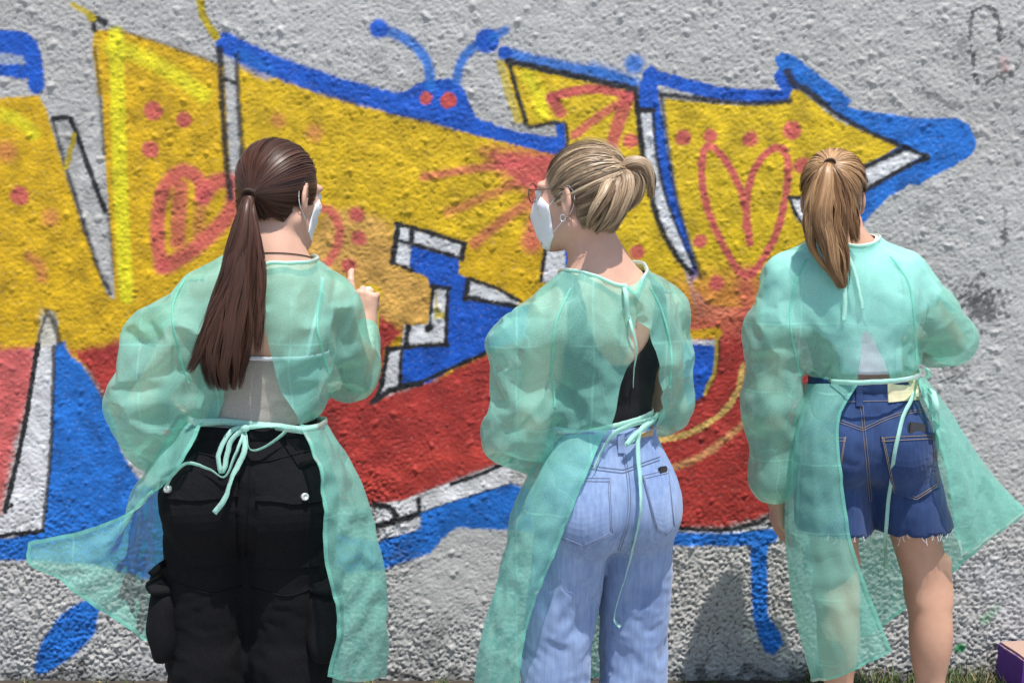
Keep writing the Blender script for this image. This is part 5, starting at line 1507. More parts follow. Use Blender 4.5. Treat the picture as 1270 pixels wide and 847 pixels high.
cols = [[(252, 523, 2.385), (222, 575, 2.345), (178, 625, 2.38), (110, 656, 2.39), (38, 672, 2.39)],
        [(238, 522, 2.40), (200, 585, 2.365), (150, 650, 2.38), (95, 690, 2.385), (36, 698, 2.385)],
        [(226, 521, 2.44), (188, 590, 2.39), (160, 650, 2.39), (118, 705, 2.385), (75, 720, 2.385)],
        [(221, 520, 2.49), (172, 600, 2.45), (155, 670, 2.43), (140, 725, 2.415), (128, 757, 2.41)],
        [(226, 519, 2.56), (186, 600, 2.56), (178, 680, 2.55), (182, 750, 2.52), (195, 800, 2.50)],
        [(260, 518, 2.61), (245, 600, 2.66), (240, 690, 2.69), (245, 770, 2.68), (255, 826, 2.67)],
        [(312, 518, 2.625), (312, 600, 2.69), (314, 690, 2.73), (318, 780, 2.77), (322, 850, 2.79)],
        [(362, 519, 2.61), (375, 600, 2.66), (385, 690, 2.69), (392, 780, 2.72), (396, 850, 2.74)],
        [(396, 521, 2.56), (424, 600, 2.58), (440, 690, 2.60), (448, 780, 2.62), (444, 842, 2.64)],
        [(402, 523, 2.49), (446, 600, 2.47), (470, 690, 2.47), (480, 780, 2.48), (476, 838, 2.50)],
        [(398, 525, 2.44), (428, 600, 2.40), (448, 690, 2.40), (456, 780, 2.42), (448, 843, 2.43)],
        [(388, 527, 2.40), (412, 595, 2.35), (424, 690, 2.345), (436, 770, 2.37), (428, 843, 2.38)],
        [(374, 527, 2.375), (400, 592, 2.325), (404, 690, 2.325), (420, 770, 2.345), (408, 838, 2.36)]]
Vs1, Fs1 = make_skirt(cols, 96, 44, P1, 41, 0.035, S)
sk = mesh_np('skirt_panel', Vs1, Fs1, M_GOWN, gown, True, P1.base); add_creases(sk, Vs1, Fs1); subsurf(sk); lit_edge_band(P1, sk, Vs1, 96, 44)
all1 = bvh(*join((Vb1, Fb1), (Vs1, Fs1), (Vp1, Fp1), (Vt, Ft))); core1 = bvh(*join((Vs1, Fs1), (Vp1, Fp1), (Vt, Ft)))
v, q = belt_ring(core1, (P1.W[0], P1.W[1]), belt1 + 0.001, 0.017, 0.003, tilt=lambda a: -0.010 * math.cos(a)); mesh_np('waist_tie', v, q, M_TAPE, gown, True, P1.base)
zb = lambda px, py, off=0.02: hit(all1, px, py, off)[0]
def zpath(pts, offs): return [hit(all1, p[0], p[1], o)[0] if hit(all1, p[0], p[1], o)[0] is not None else at(p[0], p[1], 2.36) for p, o in zip(pts, offs)]
for i, (pts, w) in enumerate(([[(303, 529), (288, 538), (277, 560), (275, 582), (281, 578), (288, 552), (306, 531)], 0.011], [[(306, 530), (325, 524), (348, 525), (350, 537), (330, 556), (312, 553), (306, 533)], 0.010], [[(305, 530), (306, 552), (292, 590), (280, 614), (267, 634)], 0.012], [[(304, 530), (296, 560), (280, 592), (262, 584), (240, 577), (222, 593), (212, 605)], 0.007])):
    offs = [0.014] + [0.022] * (len(pts) - 2) + [0.014]
    v, q = hang(zpath(pts, offs), w, n=44, seed=60 + i, twist=0.7); mesh_np('bow_tape', v, q, M_TAPE, gown, True, P1.base)
kn = at(304, 531, float(zb(304, 531, 0.016)[1])); Sx = SDF().ell(kn, (0.011, 0.008, 0.008)); V, F = surface_nets(Sx, kn - 0.02, kn + 0.02, 0.003); mesh_np('bow_knot', V, F, M_TAPE, gown, True, P1.base)
for i, pts in enumerate(([(322, 336), (318, 358), (322, 378), (319, 398)], [(324, 336), (328, 362), (326, 388)])):
    v, q = hang(zpath(pts, [0.008] * len(pts)), 0.010, n=24, seed=80 + i); mesh_np('neck_tie', v, q, M_TAPE, gown, True, P1.base)
make_mask(P1)
# hair
def brown(r, n, lay, cl):
    b_ = np.array((0.043, 0.0165, 0.0095)); t = r.random((n, 1)) * 0.7 + 0.35 * (cl[:, None] * 0.5 + 0.5)
    return b_ * (0.55 + 0.9 * t) + np.array((0.04, 0.012, 0.004)) * (r.random((n, 1)) ** 5)
tie1 = at(309, 241, 2.405)
sc1 = scalp(P1, tie1, 5200, brown, 5, 0.006, 0.0016)
def brown_tail(r, n, lay, cl):
    return brown(r, n, lay, cl) * (0.9 + 0.35 * r.random((n, 1)))
tl1 = tail([([tie1, at(306, 256, 2.385), at(300, 300, 2.365), at(293, 345, 2.352), at(284, 400, 2.345), at(277, 445, 2.345), at(280, 484, 2.35)], (0.010, 0.024, 0.036, 0.044, 0.056, 0.060, 0.040), 0.85),
            ([tie1, at(304, 260, 2.37), at(296, 310, 2.35), at(272, 380, 2.335), at(250, 430, 2.335), at(233, 462, 2.34)], (0.006, 0.012, 0.018, 0.020, 0.018, 0.010), 0.12),
            ([tie1, at(314, 270, 2.375), at(322, 330, 2.36), at(322, 400, 2.35), at(318, 440, 2.35)], (0.006, 0.010, 0.013, 0.012, 0.006), 0.07)], 6200, brown_tail, 6, 22, 0.0014, 0.003, 0.16, 0.42, endvar=0.28, clumps=40, flyaway=0.006)
V, F, C_ = merge3(sc1, tl1)
hair = mesh_np('hair', V, F, M_HAIR, P1.root, True, P1.base, C_)
th = np.linspace(0, 2 * math.pi, 21)
tv = dirv(at(313, 238, 2.43), at(305, 258, 2.38)); e1 = np.cross(tv, (0, 0, 1)); e1 /= np.linalg.norm(e1); e2 = np.cross(tv, e1)
v, q = tube([np.array(tie1) + tv * 0.002 + (e1 * math.cos(t) + e2 * math.sin(t)) * 0.0125 for t in th], 0.005, 6, False); mesh_np('hair_tie', v, q, M_ELASTIC, hair, True, P1.base)
# necklace cord
NK = []
for a in np.linspace(0, 2 * math.pi, 41):
    d = Vector((math.cos(a), math.sin(a), 0)); o = Vector((float(P1.Nb[0]), float(P1.Nb[1]) + 0.005, float(P1.Nb[2]) + 0.022 + 0.012 * math.sin(a) * -1))
    p, n_, k_, dd = body_tree1.ray_cast(o + d * 0.3, -d); NK.append(np.array(p + d * 0.0015) if p else np.array(o + d * 0.06))
v, q = tube(np.array(NK), 0.0011, 5, False); mesh_np('necklace', v, q, M_ELASTIC, P1.root, True, P1.base)
tag(P1.root, 'person with long dark brown ponytail, green gown and black cargo trousers', 'person', 'people painting the wall')
# spray can in the raised hand
cc = A(*c['WR']) + A(0.004, 0.046, 0.018)
prof = [(0.0, -0.095), (0.024, -0.095), (0.026, -0.090), (0.026, 0.045), (0.024, 0.052), (0.015, 0.060), (0.011, 0.062), (0.011, 0.070), (0.006, 0.071), (0.006, 0.082), (0.0, 0.083)]
Vc, Fc = [], []
for rr_, zz_ in prof:
    for k in range(20): Vc.append((cc[0] + rr_ * math.cos(k * math.pi / 10), cc[1] + rr_ * math.sin(k * math.pi / 10), cc[2] + zz_))
for i in range(len(prof) - 1):
    for k in range(20): Fc.append((i * 20 + k, i * 20 + (k + 1) % 20, (i + 1) * 20 + (k + 1) % 20, (i + 1) * 20 + k))
can = empty('spray_can', cc - A(0, 0, 0.095)); nb_ = 5 * 20
mesh_np('can_body', Vc[:6 * 20], [q for q in Fc if max(q) < 6 * 20], M_CAN, can, True, cc - A(0, 0, 0.095))
mesh_np('nozzle', Vc[5 * 20:], [tuple(i - 100 for i in q) for q in Fc if min(q) >= 100], M_MASK, can, True, cc - A(0, 0, 0.095))
tag(can, 'yellow spray can gripped in the raised hand of the dark-haired person', 'spray can')
# ================================================================== person with the fair knot of hair, glasses and light jeans
c = dict(hip=arr(750, 600, 2.50), waist=arr(746, 525, 2.50), chest=arr(750, 428, 2.50), neck=arr(748, 349, 2.49), head=arr(720, 245, 2.49),
         hip_yaw=0.38, chest_yaw=0.36, head_yaw=1.04, head_pitch=0.02, build=0.93, skin=M_SKIN,
         SL=arr(684, 396, 2.43), SR=arr(818, 386, 2.57), EL=arr(658, 530, 2.41), ER=arr(832, 508, 2.61))
c['WL'] = c['EL'] + np.array((0.035, 0.205, 0.045)); c['WR'] = c['ER'] + np.array((-0.13, 0.17, 0.03))
for a, x, y in (('L', 0.098, 2.47), ('R', 0.290, 2.54)):
    c['K' + a] = np.array((x, y + 0.01, 0.47)); c['A' + a] = np.array((x - 0.005, y - 0.02, 0.085))
c['hands'] = [hand_sdf(c['WL'], (0.5, 0.8, 0.1), (0.8, -0.5, 0), (0, 0, 1), (0.5, 0.55, 0.6, 0.65)), hand_sdf(c['WR'], (-0.8, 0.5, 0.0), (-0.4, -0.8, 0), (0, 0, 1), (0.6, 0.6, 0.65, 0.7))]
P2 = make_figure(c)
bt2 = bvh(P2.V, P2.F)
belt2 = float(at(752, 534, 2.40)[2])
# black top, scooped at the back
lo, hi = P2.up.box(); zb2, zt2 = belt2 - 0.05, P2.Nb[2] + 0.02
def keep2(Q):
    l = (Q - P2.Nb) @ P2.Rt
    k = (Q[:, 2] > zb2)
    k &= ~(((l[:, 0] / 0.088) ** 2 + (l[:, 2] / 0.185) ** 2 < 1) & (l[:, 1] < 0.02))
    k &= ~(((l[:, 0] / 0.085) ** 2 + (l[:, 2] / 0.10) ** 2 < 1) & (l[:, 1] >= 0.0))
    k &= ~((np.abs(l[:, 0]) > 0.120) & (l[:, 2] > -0.17))
    return k & (l[:, 2] < 0.02)
V, F, rim = shell(lambda Q: P2.up(Q) - 0.005, lo - 0.03, hi + 0.03, 0.010, keep2, (snapz(zb2),))
Vt2, Ft2 = crumple(V, F, 0.012, 60, 0.0015, 0.06, None, 0.02, P2.body, 0.0035, 4, 0.2), F
top = mesh_np('crop_top', Vt2, Ft2, M_BLACK_KNIT, P2.root, True, P2.base); solidify(top, 0.0015)
# jeans
S = SDF(); H = P2.H; R = P2.Rp
S.ell(H, (0.146, 0.112, 0.13), R, 0.05)
for s in (-1, 1): S.ell(H + R @ A(s * 0.068, -0.044, -0.045), (0.080, 0.074, 0.105), R, 0.05)
S.ell(P2.W + A(0, 0, -0.05), (0.122, 0.092, 0.13), R, 0.06)
for a, s in (('L', -1), ('R', 1)):
    K, An = A(*c['K' + a]), A(*c['A' + a])
    S.cone(H + R @ A(s * 0.080, -0.012, -0.07), K, 0.088, 0.081, 0.012); S.cone(K, An + A(0, 0, -0.03), 0.081, 0.086, 0.012)
waist2 = belt2 + 0.002
lo, hi = S.box()
V, F, rim = shell(lambda Q: smin_np(S(Q), P2.torso(Q) - 0.008, 0.02), (lo[0] - .03, lo[1] - .03, 0.02), (hi[0] + .03, hi[1] + .03, waist2 + 0.04), 0.0105, lambda Q: (Q[:, 2] < waist2) & (Q[:, 2] > 0.04), (snapz(waist2), snapz(0.04)))
ex = np.interp(V[:, 2], (0.55, 0.75, 0.9), (0.022, 0.015, 0.004))
pin = np.interp(V[:, 2], (waist2 - 0.06, waist2 - 0.03), (0, 0.95)).astype(f32)
Vp2 = crumple(V, F, ex, 130, 0.008, 0.20, pin, 0.008, P2.body, 0.004, 23, 0.5, 0.0, aniso=((0.3, 0, 0.95), 0.3)); Fp2 = F
jeans = mesh_np('jeans', Vp2, Fp2, M_JEANS, P2.root, True, P2.base); subsurf(jeans)
t2 = bvh(Vp2, Fp2)
v, q = belt_ring(t2, (P2.W[0], P2.W[1]), waist2 - 0.017, 0.036, 0.0015); mesh_np('waistband', v, q, M_JEANS, jeans, True, P2.base)
core2 = bvh(*join((Vp2, Fp2), (v, q)))
def stitch(tree, pts, parent, mat, base, n=40, off=0.0016, r_=0.0007):
    v_, q_ = tube(on_surface(tree, pts, n, off), r_, 5); return mesh_np('stitch', v_, q_, mat, parent, True, base)
def pocket(tree, cs, point, parent, mat, smat, base, off=0.0015):
    v_, q_ = patch(tree, cs, 12, 12, off, 0.0022, round_bottom=point); po = mesh_np('back_pocket', v_, q_, mat, parent, False, base)
    TL, TR, BR, BL = [np.array(x, float) for x in cs]; ctr_ = (TL + TR + BR + BL) / 4; mb = (BL + BR) / 2 + (0, point)
    for k_ in (0.955, 0.90):
        g = lambda p: tuple(ctr_ + (np.array(p) - ctr_) * k_)
        for seg in ((g(TL), g(BL)), (g(BL), g(mb)), (g(mb), g(BR)), (g(BR), g(TR))):
            stitch(tree, seg, po, smat, base, 14, off + 0.0028)
    for dy in (3, 7):
        stitch(tree, (TL + (1, dy), TR + (-1, dy)), po, smat, base, 14, off + 0.0028)
    return po
pocket(t2, ((689, 590), (757, 590), (760, 662), (687, 665)), 17, jeans, M_JEANS, M_STITCH_B, P2.base)
pocket(t2, ((795, 587), (828, 580), (836, 654), (814, 657)), 9, jeans, M_JEANS, M_STITCH_B, P2.base)
for pts in ([(771, 556), (777, 590), (779, 622), (776, 650), (766, 682)], [(774, 556), (780, 590), (782, 622), (779, 650), (769, 682)], [(690, 566), (735, 577), (772, 582)], [(772, 582), (795, 574), (818, 566)], [(690, 570), (735, 581), (772, 586)], [(772, 586), (795, 578), (818, 570)]):
    stitch(t2, pts, jeans, M_STITCH_B, P2.base)
for px_, wd in ((769, 8), (706, 7)):
    v, q = patch(core2, ((px_ - wd / 2, 538), (px_ + wd / 2, 537), (px_ + wd / 2 + 1, 562), (px_ - wd / 2 + 1, 562)), 3, 8, 0.002, 0.003); mesh_np('belt_loop', v, q, M_JEANS, jeans, False, P2.base)
v, q = patch(core2, ((790, 527), (808, 523), (808, 540), (791, 543)), 5, 4, 0.0015, 0.0018); mesh_np('leather_patch', v, q, M_LEATHER, jeans, False, P2.base)
p, nn = hit(t2, 819, 582, 0.004)
bm = bmesh.new(); bmesh.ops.create_cube(bm, size=1.0); bmesh.ops.scale(bm, vec=(0.030, 0.008, 0.075), verts=bm.verts); bmesh.ops.bevel(bm, geom=list(bm.edges), offset=0.003, segments=2, affect='EDGES')
me = bpy.data.meshes.new('phone'); bm.to_mesh(me); bm.free(); me.materials.append(M_DARK_PLASTIC)
ph = bpy.data.objects.new('phone', me); COL.objects.link(ph); ph.location = p - nn * 0.003 + np.array((0, 0, -0.030)); ph.rotation_euler = (0.12, 0.08, math.atan2(nn[0], -nn[1]) if nn is not None else 0.6)
tag(ph, 'small dark phone sticking out of the back pocket of the light blue jeans', 'phone')
# gown
SL_, EL_, WL_ = A(*c['SL']), A(*c['EL']), A(*c['WL']); SR_, ER_, WR_ = A(*c['SR']), A(*c['ER']), A(*c['WR'])
dL, dR = dirv(EL_, WL_), dirv(ER_, WR_)
sl = [(SL_ + A(0.01, 0, -0.012), at(654, 428, 2.42), 0.064, 0.078), (at(654, 428, 2.42), at(652, 485, 2.42), 0.078, 0.066), (at(652, 485, 2.42), at(643, 530, 2.43), 0.066, 0.074), (at(643, 532, 2.43), at(662, 542, 2.50), 0.070, 0.058), (at(660, 540, 2.48), WL_, 0.060, 0.034),
      (SR_ + A(-0.010, 0, -0.012), at(816, 430, 2.59), 0.062, 0.068), (at(816, 430, 2.59), at(823, 500, 2.62), 0.068, 0.056), (at(823, 500, 2.62), WR_, 0.056, 0.034)]
OP2 = [(376, 782, 787), (402, 784, 803), (432, 786, 811), (447, 782, 814), (480, 768, 818), (534, 750, 812), (570, 745, 812)]
NR2 = (0.097, 0.091, -0.004)
Vb2, Fb2 = make_bodice(P2, sl, [(WL_, dL), (WR_, dR)], OP2, belt2, ((belt2, belt2 + 0.04, belt2 + 0.15, belt2 + 0.30, 1.5), (0.016, 0.036, 0.036, 0.016, 0.012)), NR2, 33)
gown = mesh_np('gown', Vb2, Fb2, M_GOWN, P2.root, True, P2.base); add_creases(gown, Vb2, Fb2); subsurf(gown, 2)
seams(P2, gown, Vb2, Fb2, ([(708, 358), (690, 400), (684, 450), (688, 505)], [(806, 356), (824, 395), (832, 440), (830, 480)]))
v, q = neck_binding(P2, Vb2, Fb2, NR2); mesh_np('neck_binding', v, q, M_TAPE, gown, True, P2.base)
cols = [[(748, 538, 2.385), (722, 600, 2.345), (690, 680, 2.34), (655, 770, 2.36), (640, 865, 2.38)],
        [(728, 539, 2.385), (695, 605, 2.345), (665, 690, 2.345), (630, 780, 2.365), (615, 866, 2.385)],
        [(702, 541, 2.40), (662, 610, 2.38), (634, 700, 2.39), (608, 790, 2.41), (596, 866, 2.42)],
        [(686, 541, 2.44), (645, 612, 2.45), (620, 705, 2.46), (598, 795, 2.47), (588, 866, 2.48)],
        [(682, 539, 2.51), (652, 612, 2.54), (634, 705, 2.56), (617, 795, 2.57), (608, 866, 2.58)],
        [(706, 535, 2.60), (688, 610, 2.65), (676, 700, 2.69), (668, 790, 2.71), (662, 862, 2.72)],
        [(746, 530, 2.65), (740, 610, 2.71), (737, 700, 2.75), (736, 780, 2.77), (736, 838, 2.78)],
        [(784, 526, 2.645), (784, 610, 2.69), (782, 700, 2.73), (780, 780, 2.75), (780, 838, 2.76)],
        [(806, 523, 2.60), (814, 610, 2.62), (812, 690, 2.64), (808, 780, 2.65), (804, 838, 2.66)]]
Vs2, Fs2 = make_skirt(cols, 72, 44, P2, 43, 0.03, S)
sk = mesh_np('skirt_panel', Vs2, Fs2, M_GOWN, gown, True, P2.base); add_creases(sk, Vs2, Fs2); subsurf(sk); lit_edge_band(P2, sk, Vs2, 72, 44)
all2 = bvh(*join((Vb2, Fb2), (Vs2, Fs2), (Vp2, Fp2), (Vt2, Ft2))); core2 = bvh(*join((Vs2, Fs2), (Vp2, Fp2), (Vt2, Ft2)))
v, q = belt_ring(core2, (P2.W[0], P2.W[1]), belt2 + 0.004, 0.015, 0.0035, tilt=lambda a: 0.020 * math.cos(a)); mesh_np('waist_tie', v, q, M_TAPE, gown, True, P2.base)
def zp(tree, pts, offs, Y):
    out = []
    for p_, o_ in zip(pts, offs):
        h_ = hit(tree, p_[0], p_[1], o_)[0]; out.append(at(p_[0], p_[1], Y) if h_ is None else h_)
    return out
for i, (pts, w, o) in enumerate((([(800, 521), (786, 534), (784, 560), (790, 600), (790, 635), (783, 688), (771, 742), (768, 764), (773, 772)], 0.010, 0.020), ([(801, 520), (775, 527), (752, 545), (737, 583)], 0.013, 0.016), ([(800, 520), (780, 540), (770, 552), (792, 530), (802, 520)], 0.010, 0.024), ([(800, 520), (806, 513), (809, 520), (801, 524)], 0.010, 0.018))):
    v, q = hang(zp(all2, pts, [o] * len(pts), 2.42), w, n=50, seed=90 + i, twist=0.6); mesh_np('bow_tape', v, q, M_TAPE, gown, True, P2.base)
for i, (pts, w) in enumerate((([(769, 337), (772, 352), (778, 392), (786, 430), (784, 458), (782, 480)], 0.008), ([(769, 336), (768, 350), (773, 362), (778, 350), (770, 338)], 0.009), ([(770, 338), (774, 360), (775, 398)], 0.010))):
    v, q = hang(zp(all2, pts, [0.010] * len(pts), 2.40), w, n=34, seed=95 + i, twist=0.5); mesh_np('neck_tie', v, q, M_TAPE, gown, True, P2.base)
make_mask(P2)
def blond(r, n, lay, cl):
    d_, l_ = np.array((0.150, 0.090, 0.048)), np.array((0.60, 0.45, 0.29))
    t = np.clip(0.30 + 0.30 * cl[:, None] + 0.42 * r.standard_normal((n, 1)) * 0.6, 0, 1)
    return d_ * (1 - t) + l_ * t
tie2 = at(768, 217, 2.455)
sc2 = scalp(P2, tie2, 5200, blond, 15, 0.008, 0.0016, messy=0.004)
Yk = 2.44
tl2 = tail([([tie2, at(780, 206, Yk), at(797, 207, Yk), at(806, 222, Yk), at(808, 246, Yk + .01)], (0.012, 0.020, 0.018, 0.012, 0.006), 0.22),
            ([tie2, at(778, 212, Yk), at(790, 222, Yk), at(788, 245, Yk), at(778, 262, Yk)], (0.012, 0.018, 0.018, 0.014, 0.008), 0.2),
            ([tie2, at(776, 220, 2.415), at(774, 245, 2.40), at(762, 270, 2.395), at(742, 287, 2.40)], (0.012, 0.020, 0.022, 0.018, 0.006), 0.22),
            ([tie2, at(760, 225, 2.405), at(747, 246, 2.375), at(736, 268, 2.375), at(727, 284, 2.39)], (0.010, 0.016, 0.020, 0.016, 0.006), 0.2),
            ([tie2, at(767, 226, 2.41), at(760, 250, 2.385), at(750, 275, 2.385), at(738, 290, 2.395)], (0.010, 0.018, 0.018, 0.014, 0.006), 0.16)], 5000, blond, 16, 18, 0.0014, 0.0022, 0.09, 0.7, endvar=0.35, clumps=8, flyaway=0.006)
V, F, C_ = merge3(sc2, tl2)
hair = mesh_np('hair', V, F, M_HAIR, P2.root, True, P2.base, C_)
tv = dirv(at(760, 222, 2.47), at(778, 210, 2.44)); e1 = np.cross(tv, (0, 0, 1)); e1 /= np.linalg.norm(e1); e2 = np.cross(tv, e1)
v, q = tube([np.array(tie2) + tv * 0.004 + (e1 * math.cos(t) + e2 * math.sin(t)) * 0.013 for t in th], 0.004, 6, False); mesh_np('hair_tie', v, q, M_ELASTIC, hair, True, P2.base)
# glasses and earring
g = lambda x, y, z: P2.Hd + P2.Rh @ A(x, y, z)
gl = None
fr_parts = []
for s in (-1, 1):
    fr_parts.append(tube([g(s * 0.034 + 0.025 * math.cos(t), 0.108 - 0.008 * abs(math.cos(t) * s + 1) * 0.5, 0.008 + 0.022 * math.sin(t)) for t in np.linspace(0, 2 * math.pi, 25)], 0.0012, 6, False))
    fr_parts.append(tube(spline([g(s * 0.058, 0.098, 0.014), g(s * 0.074, 0.050, 0.016), g(s * 0.080, -0.002, 0.016), g(s * 0.081, -0.018, 0.006), g(s * 0.079, -0.030, -0.020)], 20), [0.0010] * 12 + [0.0022] * 8, 6))
fr_parts.append(tube([g(-0.010, 0.108, 0.012), g(0, 0.112, 0.014), g(0.010, 0.108, 0.012)], 0.0011, 6))
v, q = join(*fr_parts); mesh_np('glasses', v, q, M_FRAME, P2.root, True, P2.base)
v, q = tube([g(-0.082 - 0.001 * math.sin(t), 0.000 + 0.0065 * math.cos(t), -0.046 + 0.0075 * math.sin(t)) for t in np.linspace(0, 2 * math.pi, 17)], 0.0014, 6, False); mesh_np('earring', v, q, M_METAL, P2.root, True, P2.base)
tag(P2.root, 'person with blond hair in a messy knot, glasses, green gown and light blue jeans', 'person', 'people painting the wall')
# ================================================================== person with the light brown ponytail and denim shorts
c = dict(hip=arr(1070, 530, 2.98), waist=arr(1066, 470, 2.98), chest=arr(1058, 388, 2.98), neck=arr(1047, 314, 2.97), head=arr(1033, 246, 2.99),
         hip_yaw=0.0, chest_yaw=-0.08, head_yaw=-0.30, head_pitch=-0.08, build=1.0, skin=M_SKIN_TAN, ear=0.0735, hairline=0.006,
         SL=arr(978, 342, 2.96), SR=arr(1116, 338, 3.00), EL=arr(954, 488, 2.95), ER=arr(1180, 424, 3.03),
         WL=arr(962, 614, 2.99), WR=arr(1130, 430, 3.22))
for a, xk, xa in (('L', 0.905, 0.92), ('R', 1.163, 1.175)):
    c['K' + a] = np.array((xk, 2.99, 0.46)); c['A' + a] = np.array((xa, 2.96, 0.085))
c['hands'] = [hand_sdf(c['WL'], (0.10, 0.12, -1.0), (1.0, 0.1, 0), (0, 1, 0), (0.30, 0.35, 0.4, 0.45)), hand_sdf(c['WR'], (-0.6, 0.8, 0.1), (-0.5, -0.5, -0.7), (-0.3, 0, 1), (0.7, 0.7, 0.75, 0.8))]
P3 = make_figure(c)
bt3 = bvh(P3.V, P3.F)
belt3 = float(at(1066, 471, 2.88)[2])
# white t-shirt
sh = SDF(); sh.p = list(P3.up.p)
for a in ('L', 'R'):
    S_, E_ = A(*c['S' + a]), A(*c['E' + a]); sh.cone(S_, S_ + (E_ - S_) * 0.42, 0.052, 0.054, 0.03)
lo, hi = sh.box(); zs3 = belt3 + 0.014
def keep3(Q):
    l = (Q - P3.Nb) @ P3.Rt
    k = (Q[:, 2] > zs3) & ~((np.sqrt((l[:, 0] / 0.078) ** 2 + ((l[:, 1]) / 0.074) ** 2) < 1) & (l[:, 2] > -0.08))
    for a in ('L', 'R'):
        S_, E_ = A(*c['S' + a]), A(*c['E' + a]); k &= ~(((Q - (S_ + (E_ - S_) * 0.42)) @ A(*dirv(S_, E_)) > 0) & (np.linalg.norm(Q - E_, axis=1) < 0.21))
    return k
V, F, rim = shell(lambda Q: sh(Q) - 0.007, (lo[0] - .03, lo[1] - .03, zs3 - 0.05), hi + 0.03, 0.011, keep3, (snapz(zs3),))
Vt3, Ft3 = crumple(V, F, 0.02, 80, 0.003, 0.08, None, 0.015, P3.body, 0.005, 8, 0.3), F
shirt = mesh_np('t_shirt', Vt3, Ft3, M_WHITE_KNIT, P3.root, True, P3.base); solidify(shirt, 0.0015)
# shorts
S = SDF(); H = P3.H
S.ell(H + A(0, 0, 0.0), (0.166, 0.120, 0.125), None, 0.05)
for s in (-1, 1): S.ell(H + A(s * 0.080, -0.052, -0.055), (0.092, 0.082, 0.095), None, 0.035)
S.ell(P3.W + A(0, 0, -0.04), (0.126, 0.094, 0.12), None, 0.06)
hem3 = 0.645
for a, s in (('L', -1), ('R', 1)):
    K = A(*c['K' + a]); hp = H + A(s * 0.090, 0, -0.06); m_ = hp + (K - hp) * ((hp[2] - 0.60) / (hp[2] - K[2]))
    S.cone(hp, m_, 0.098, 0.106, 0.018)
waist3 = belt3 - 0.004
lo, hi = S.box()
hemf = lambda Q: hem3 + 0.10 * (Q[:, 0] - H[0]) ** 2 * 2 + 0.0025 * np.sin(Q[:, 0] * 90) + 0.002 * np.sin(Q[:, 0] * 211 + Q[:, 1] * 60)
def snap_hem(Q):
    Q = Q.copy(); m = np.abs(Q[:, 2] - hemf(Q)) < 0.02; Q[m, 2] = hemf(Q)[m]; return Q
V, F, rim = shell(lambda Q: smin_np(S(Q), np.minimum(P3.torso(Q), 9) - 0.008, 0.02), (lo[0] - .03, lo[1] - .03, hem3 - 0.06), (hi[0] + .03, hi[1] + .03, waist3 + 0.04), 0.0095, lambda Q: (Q[:, 2] < waist3) & (Q[:, 2] > hemf(Q)), (snapz(waist3), snap_hem))
pin = np.interp(V[:, 2], (waist3 - 0.06, waist3 - 0.03), (0, 0.95)).astype(f32)
Vp3, Fp3 = crumple(V, F, 0.010, 90, 0.003, 0.10, pin, 0.012, P3.body, 0.004, 27, 0.4, 0.0), F
shorts = mesh_np('denim_shorts', Vp3, Fp3, M_SHORTS, P3.root, True, P3.base); solidify(shorts, 0.002)
t3 = bvh(Vp3, Fp3)
v, q = belt_ring(t3, (P3.W[0], P3.W[1]), waist3 - 0.022, 0.046, 0.0015); mesh_np('waistband', v, q, M_SHORTS, shorts, True, P3.base)
core3 = bvh(*join((Vp3, Fp3), (v, q)))
pocket(t3, ((1092, 540), (1158, 537), (1164, 603), (1108, 611)), 14, shorts, M_SHORTS, M_STITCH_T, P3.base)
pocket(t3, ((1000, 540), (1050, 540), (1038, 611), (998, 603)), 14, shorts, M_SHORTS, M_STITCH_T, P3.base)
for pts in ([(1067, 502), (1071, 545), (1075, 585), (1078, 622)], [(1070, 502), (1074, 545), (1078, 585), (1081, 622)], [(1000, 506), (1030, 517), (1070, 531)], [(1070, 531), (1112, 513), (1157, 506)], [(1000, 509), (1030, 520), (1070, 534)], [(1070, 534), (1112, 516), (1157, 509)]):
    stitch(t3, pts, shorts, M_STITCH_T, P3.base, r_=0.0006)
for y_ in (475, 498): stitch(core3, [(1005, y_ + 2), (1060, y_), (1140, y_ - 2)], shorts, M_STITCH_T, P3.base, off=0.002, r_=0.0006)
for px_ in (1066, 1016): 
    v, q = patch(core3, ((px_ - 4, 473), (px_ + 4, 473), (px_ + 4, 504), (px_ - 4, 504)), 3, 8, 0.002, 0.003); mesh_np('belt_loop', v, q, M_SHORTS, shorts, False, P3.base)
v, q = patch(core3, ((1100, 473), (1138, 470), (1139, 496), (1101, 499)), 8, 6, 0.0018, 0.0018); mesh_np('waist_patch', v, q, M_PATCH, shorts, False, P3.base)
# frayed hem
fr_ = np.random.default_rng(3); parts_ = []
E, cc_ = edges_of(Fp3); rimv = np.unique(E[cc_ == 1].ravel()); rimv = rimv[Vp3[rimv][:, 2] < hem3 + 0.06]
for k in range(150):
    p0 = Vp3[fr_.choice(rimv)] + fr_.normal(0, 0.003, 3) * (1, 1, 0); L = fr_.uniform(0.004, 0.016) * (2.0 if fr_.random() < 0.08 else 1)
    sw = fr_.normal(0, 0.006, 3); pts = [p0 + (0, 0, 0.003), p0 + np.array((sw[0] * 0.4, sw[1] * 0.4, -L * 0.5)), p0 + np.array((sw[0], sw[1], -L))]
    parts_.append(tube(spline(pts, 5), 0.00055, 3, False))
v, q = join(*parts_); fo = mesh_np('frayed_hem', v, q, M_WHITE_KNIT, shorts, True, P3.base); tag(fo, kind='stuff')
bm = bmesh.new(); bmesh.ops.create_cube(bm, size=1.0); bmesh.ops.scale(bm, vec=(0.056, 0.007, 0.07), verts=bm.verts); bmesh.ops.bevel(bm, geom=list(bm.edges), offset=0.004, segments=2, affect='EDGES')
me = bpy.data.meshes.new('phone'); bm.to_mesh(me); bm.free(); me.materials.append(M_DARK_PLASTIC)
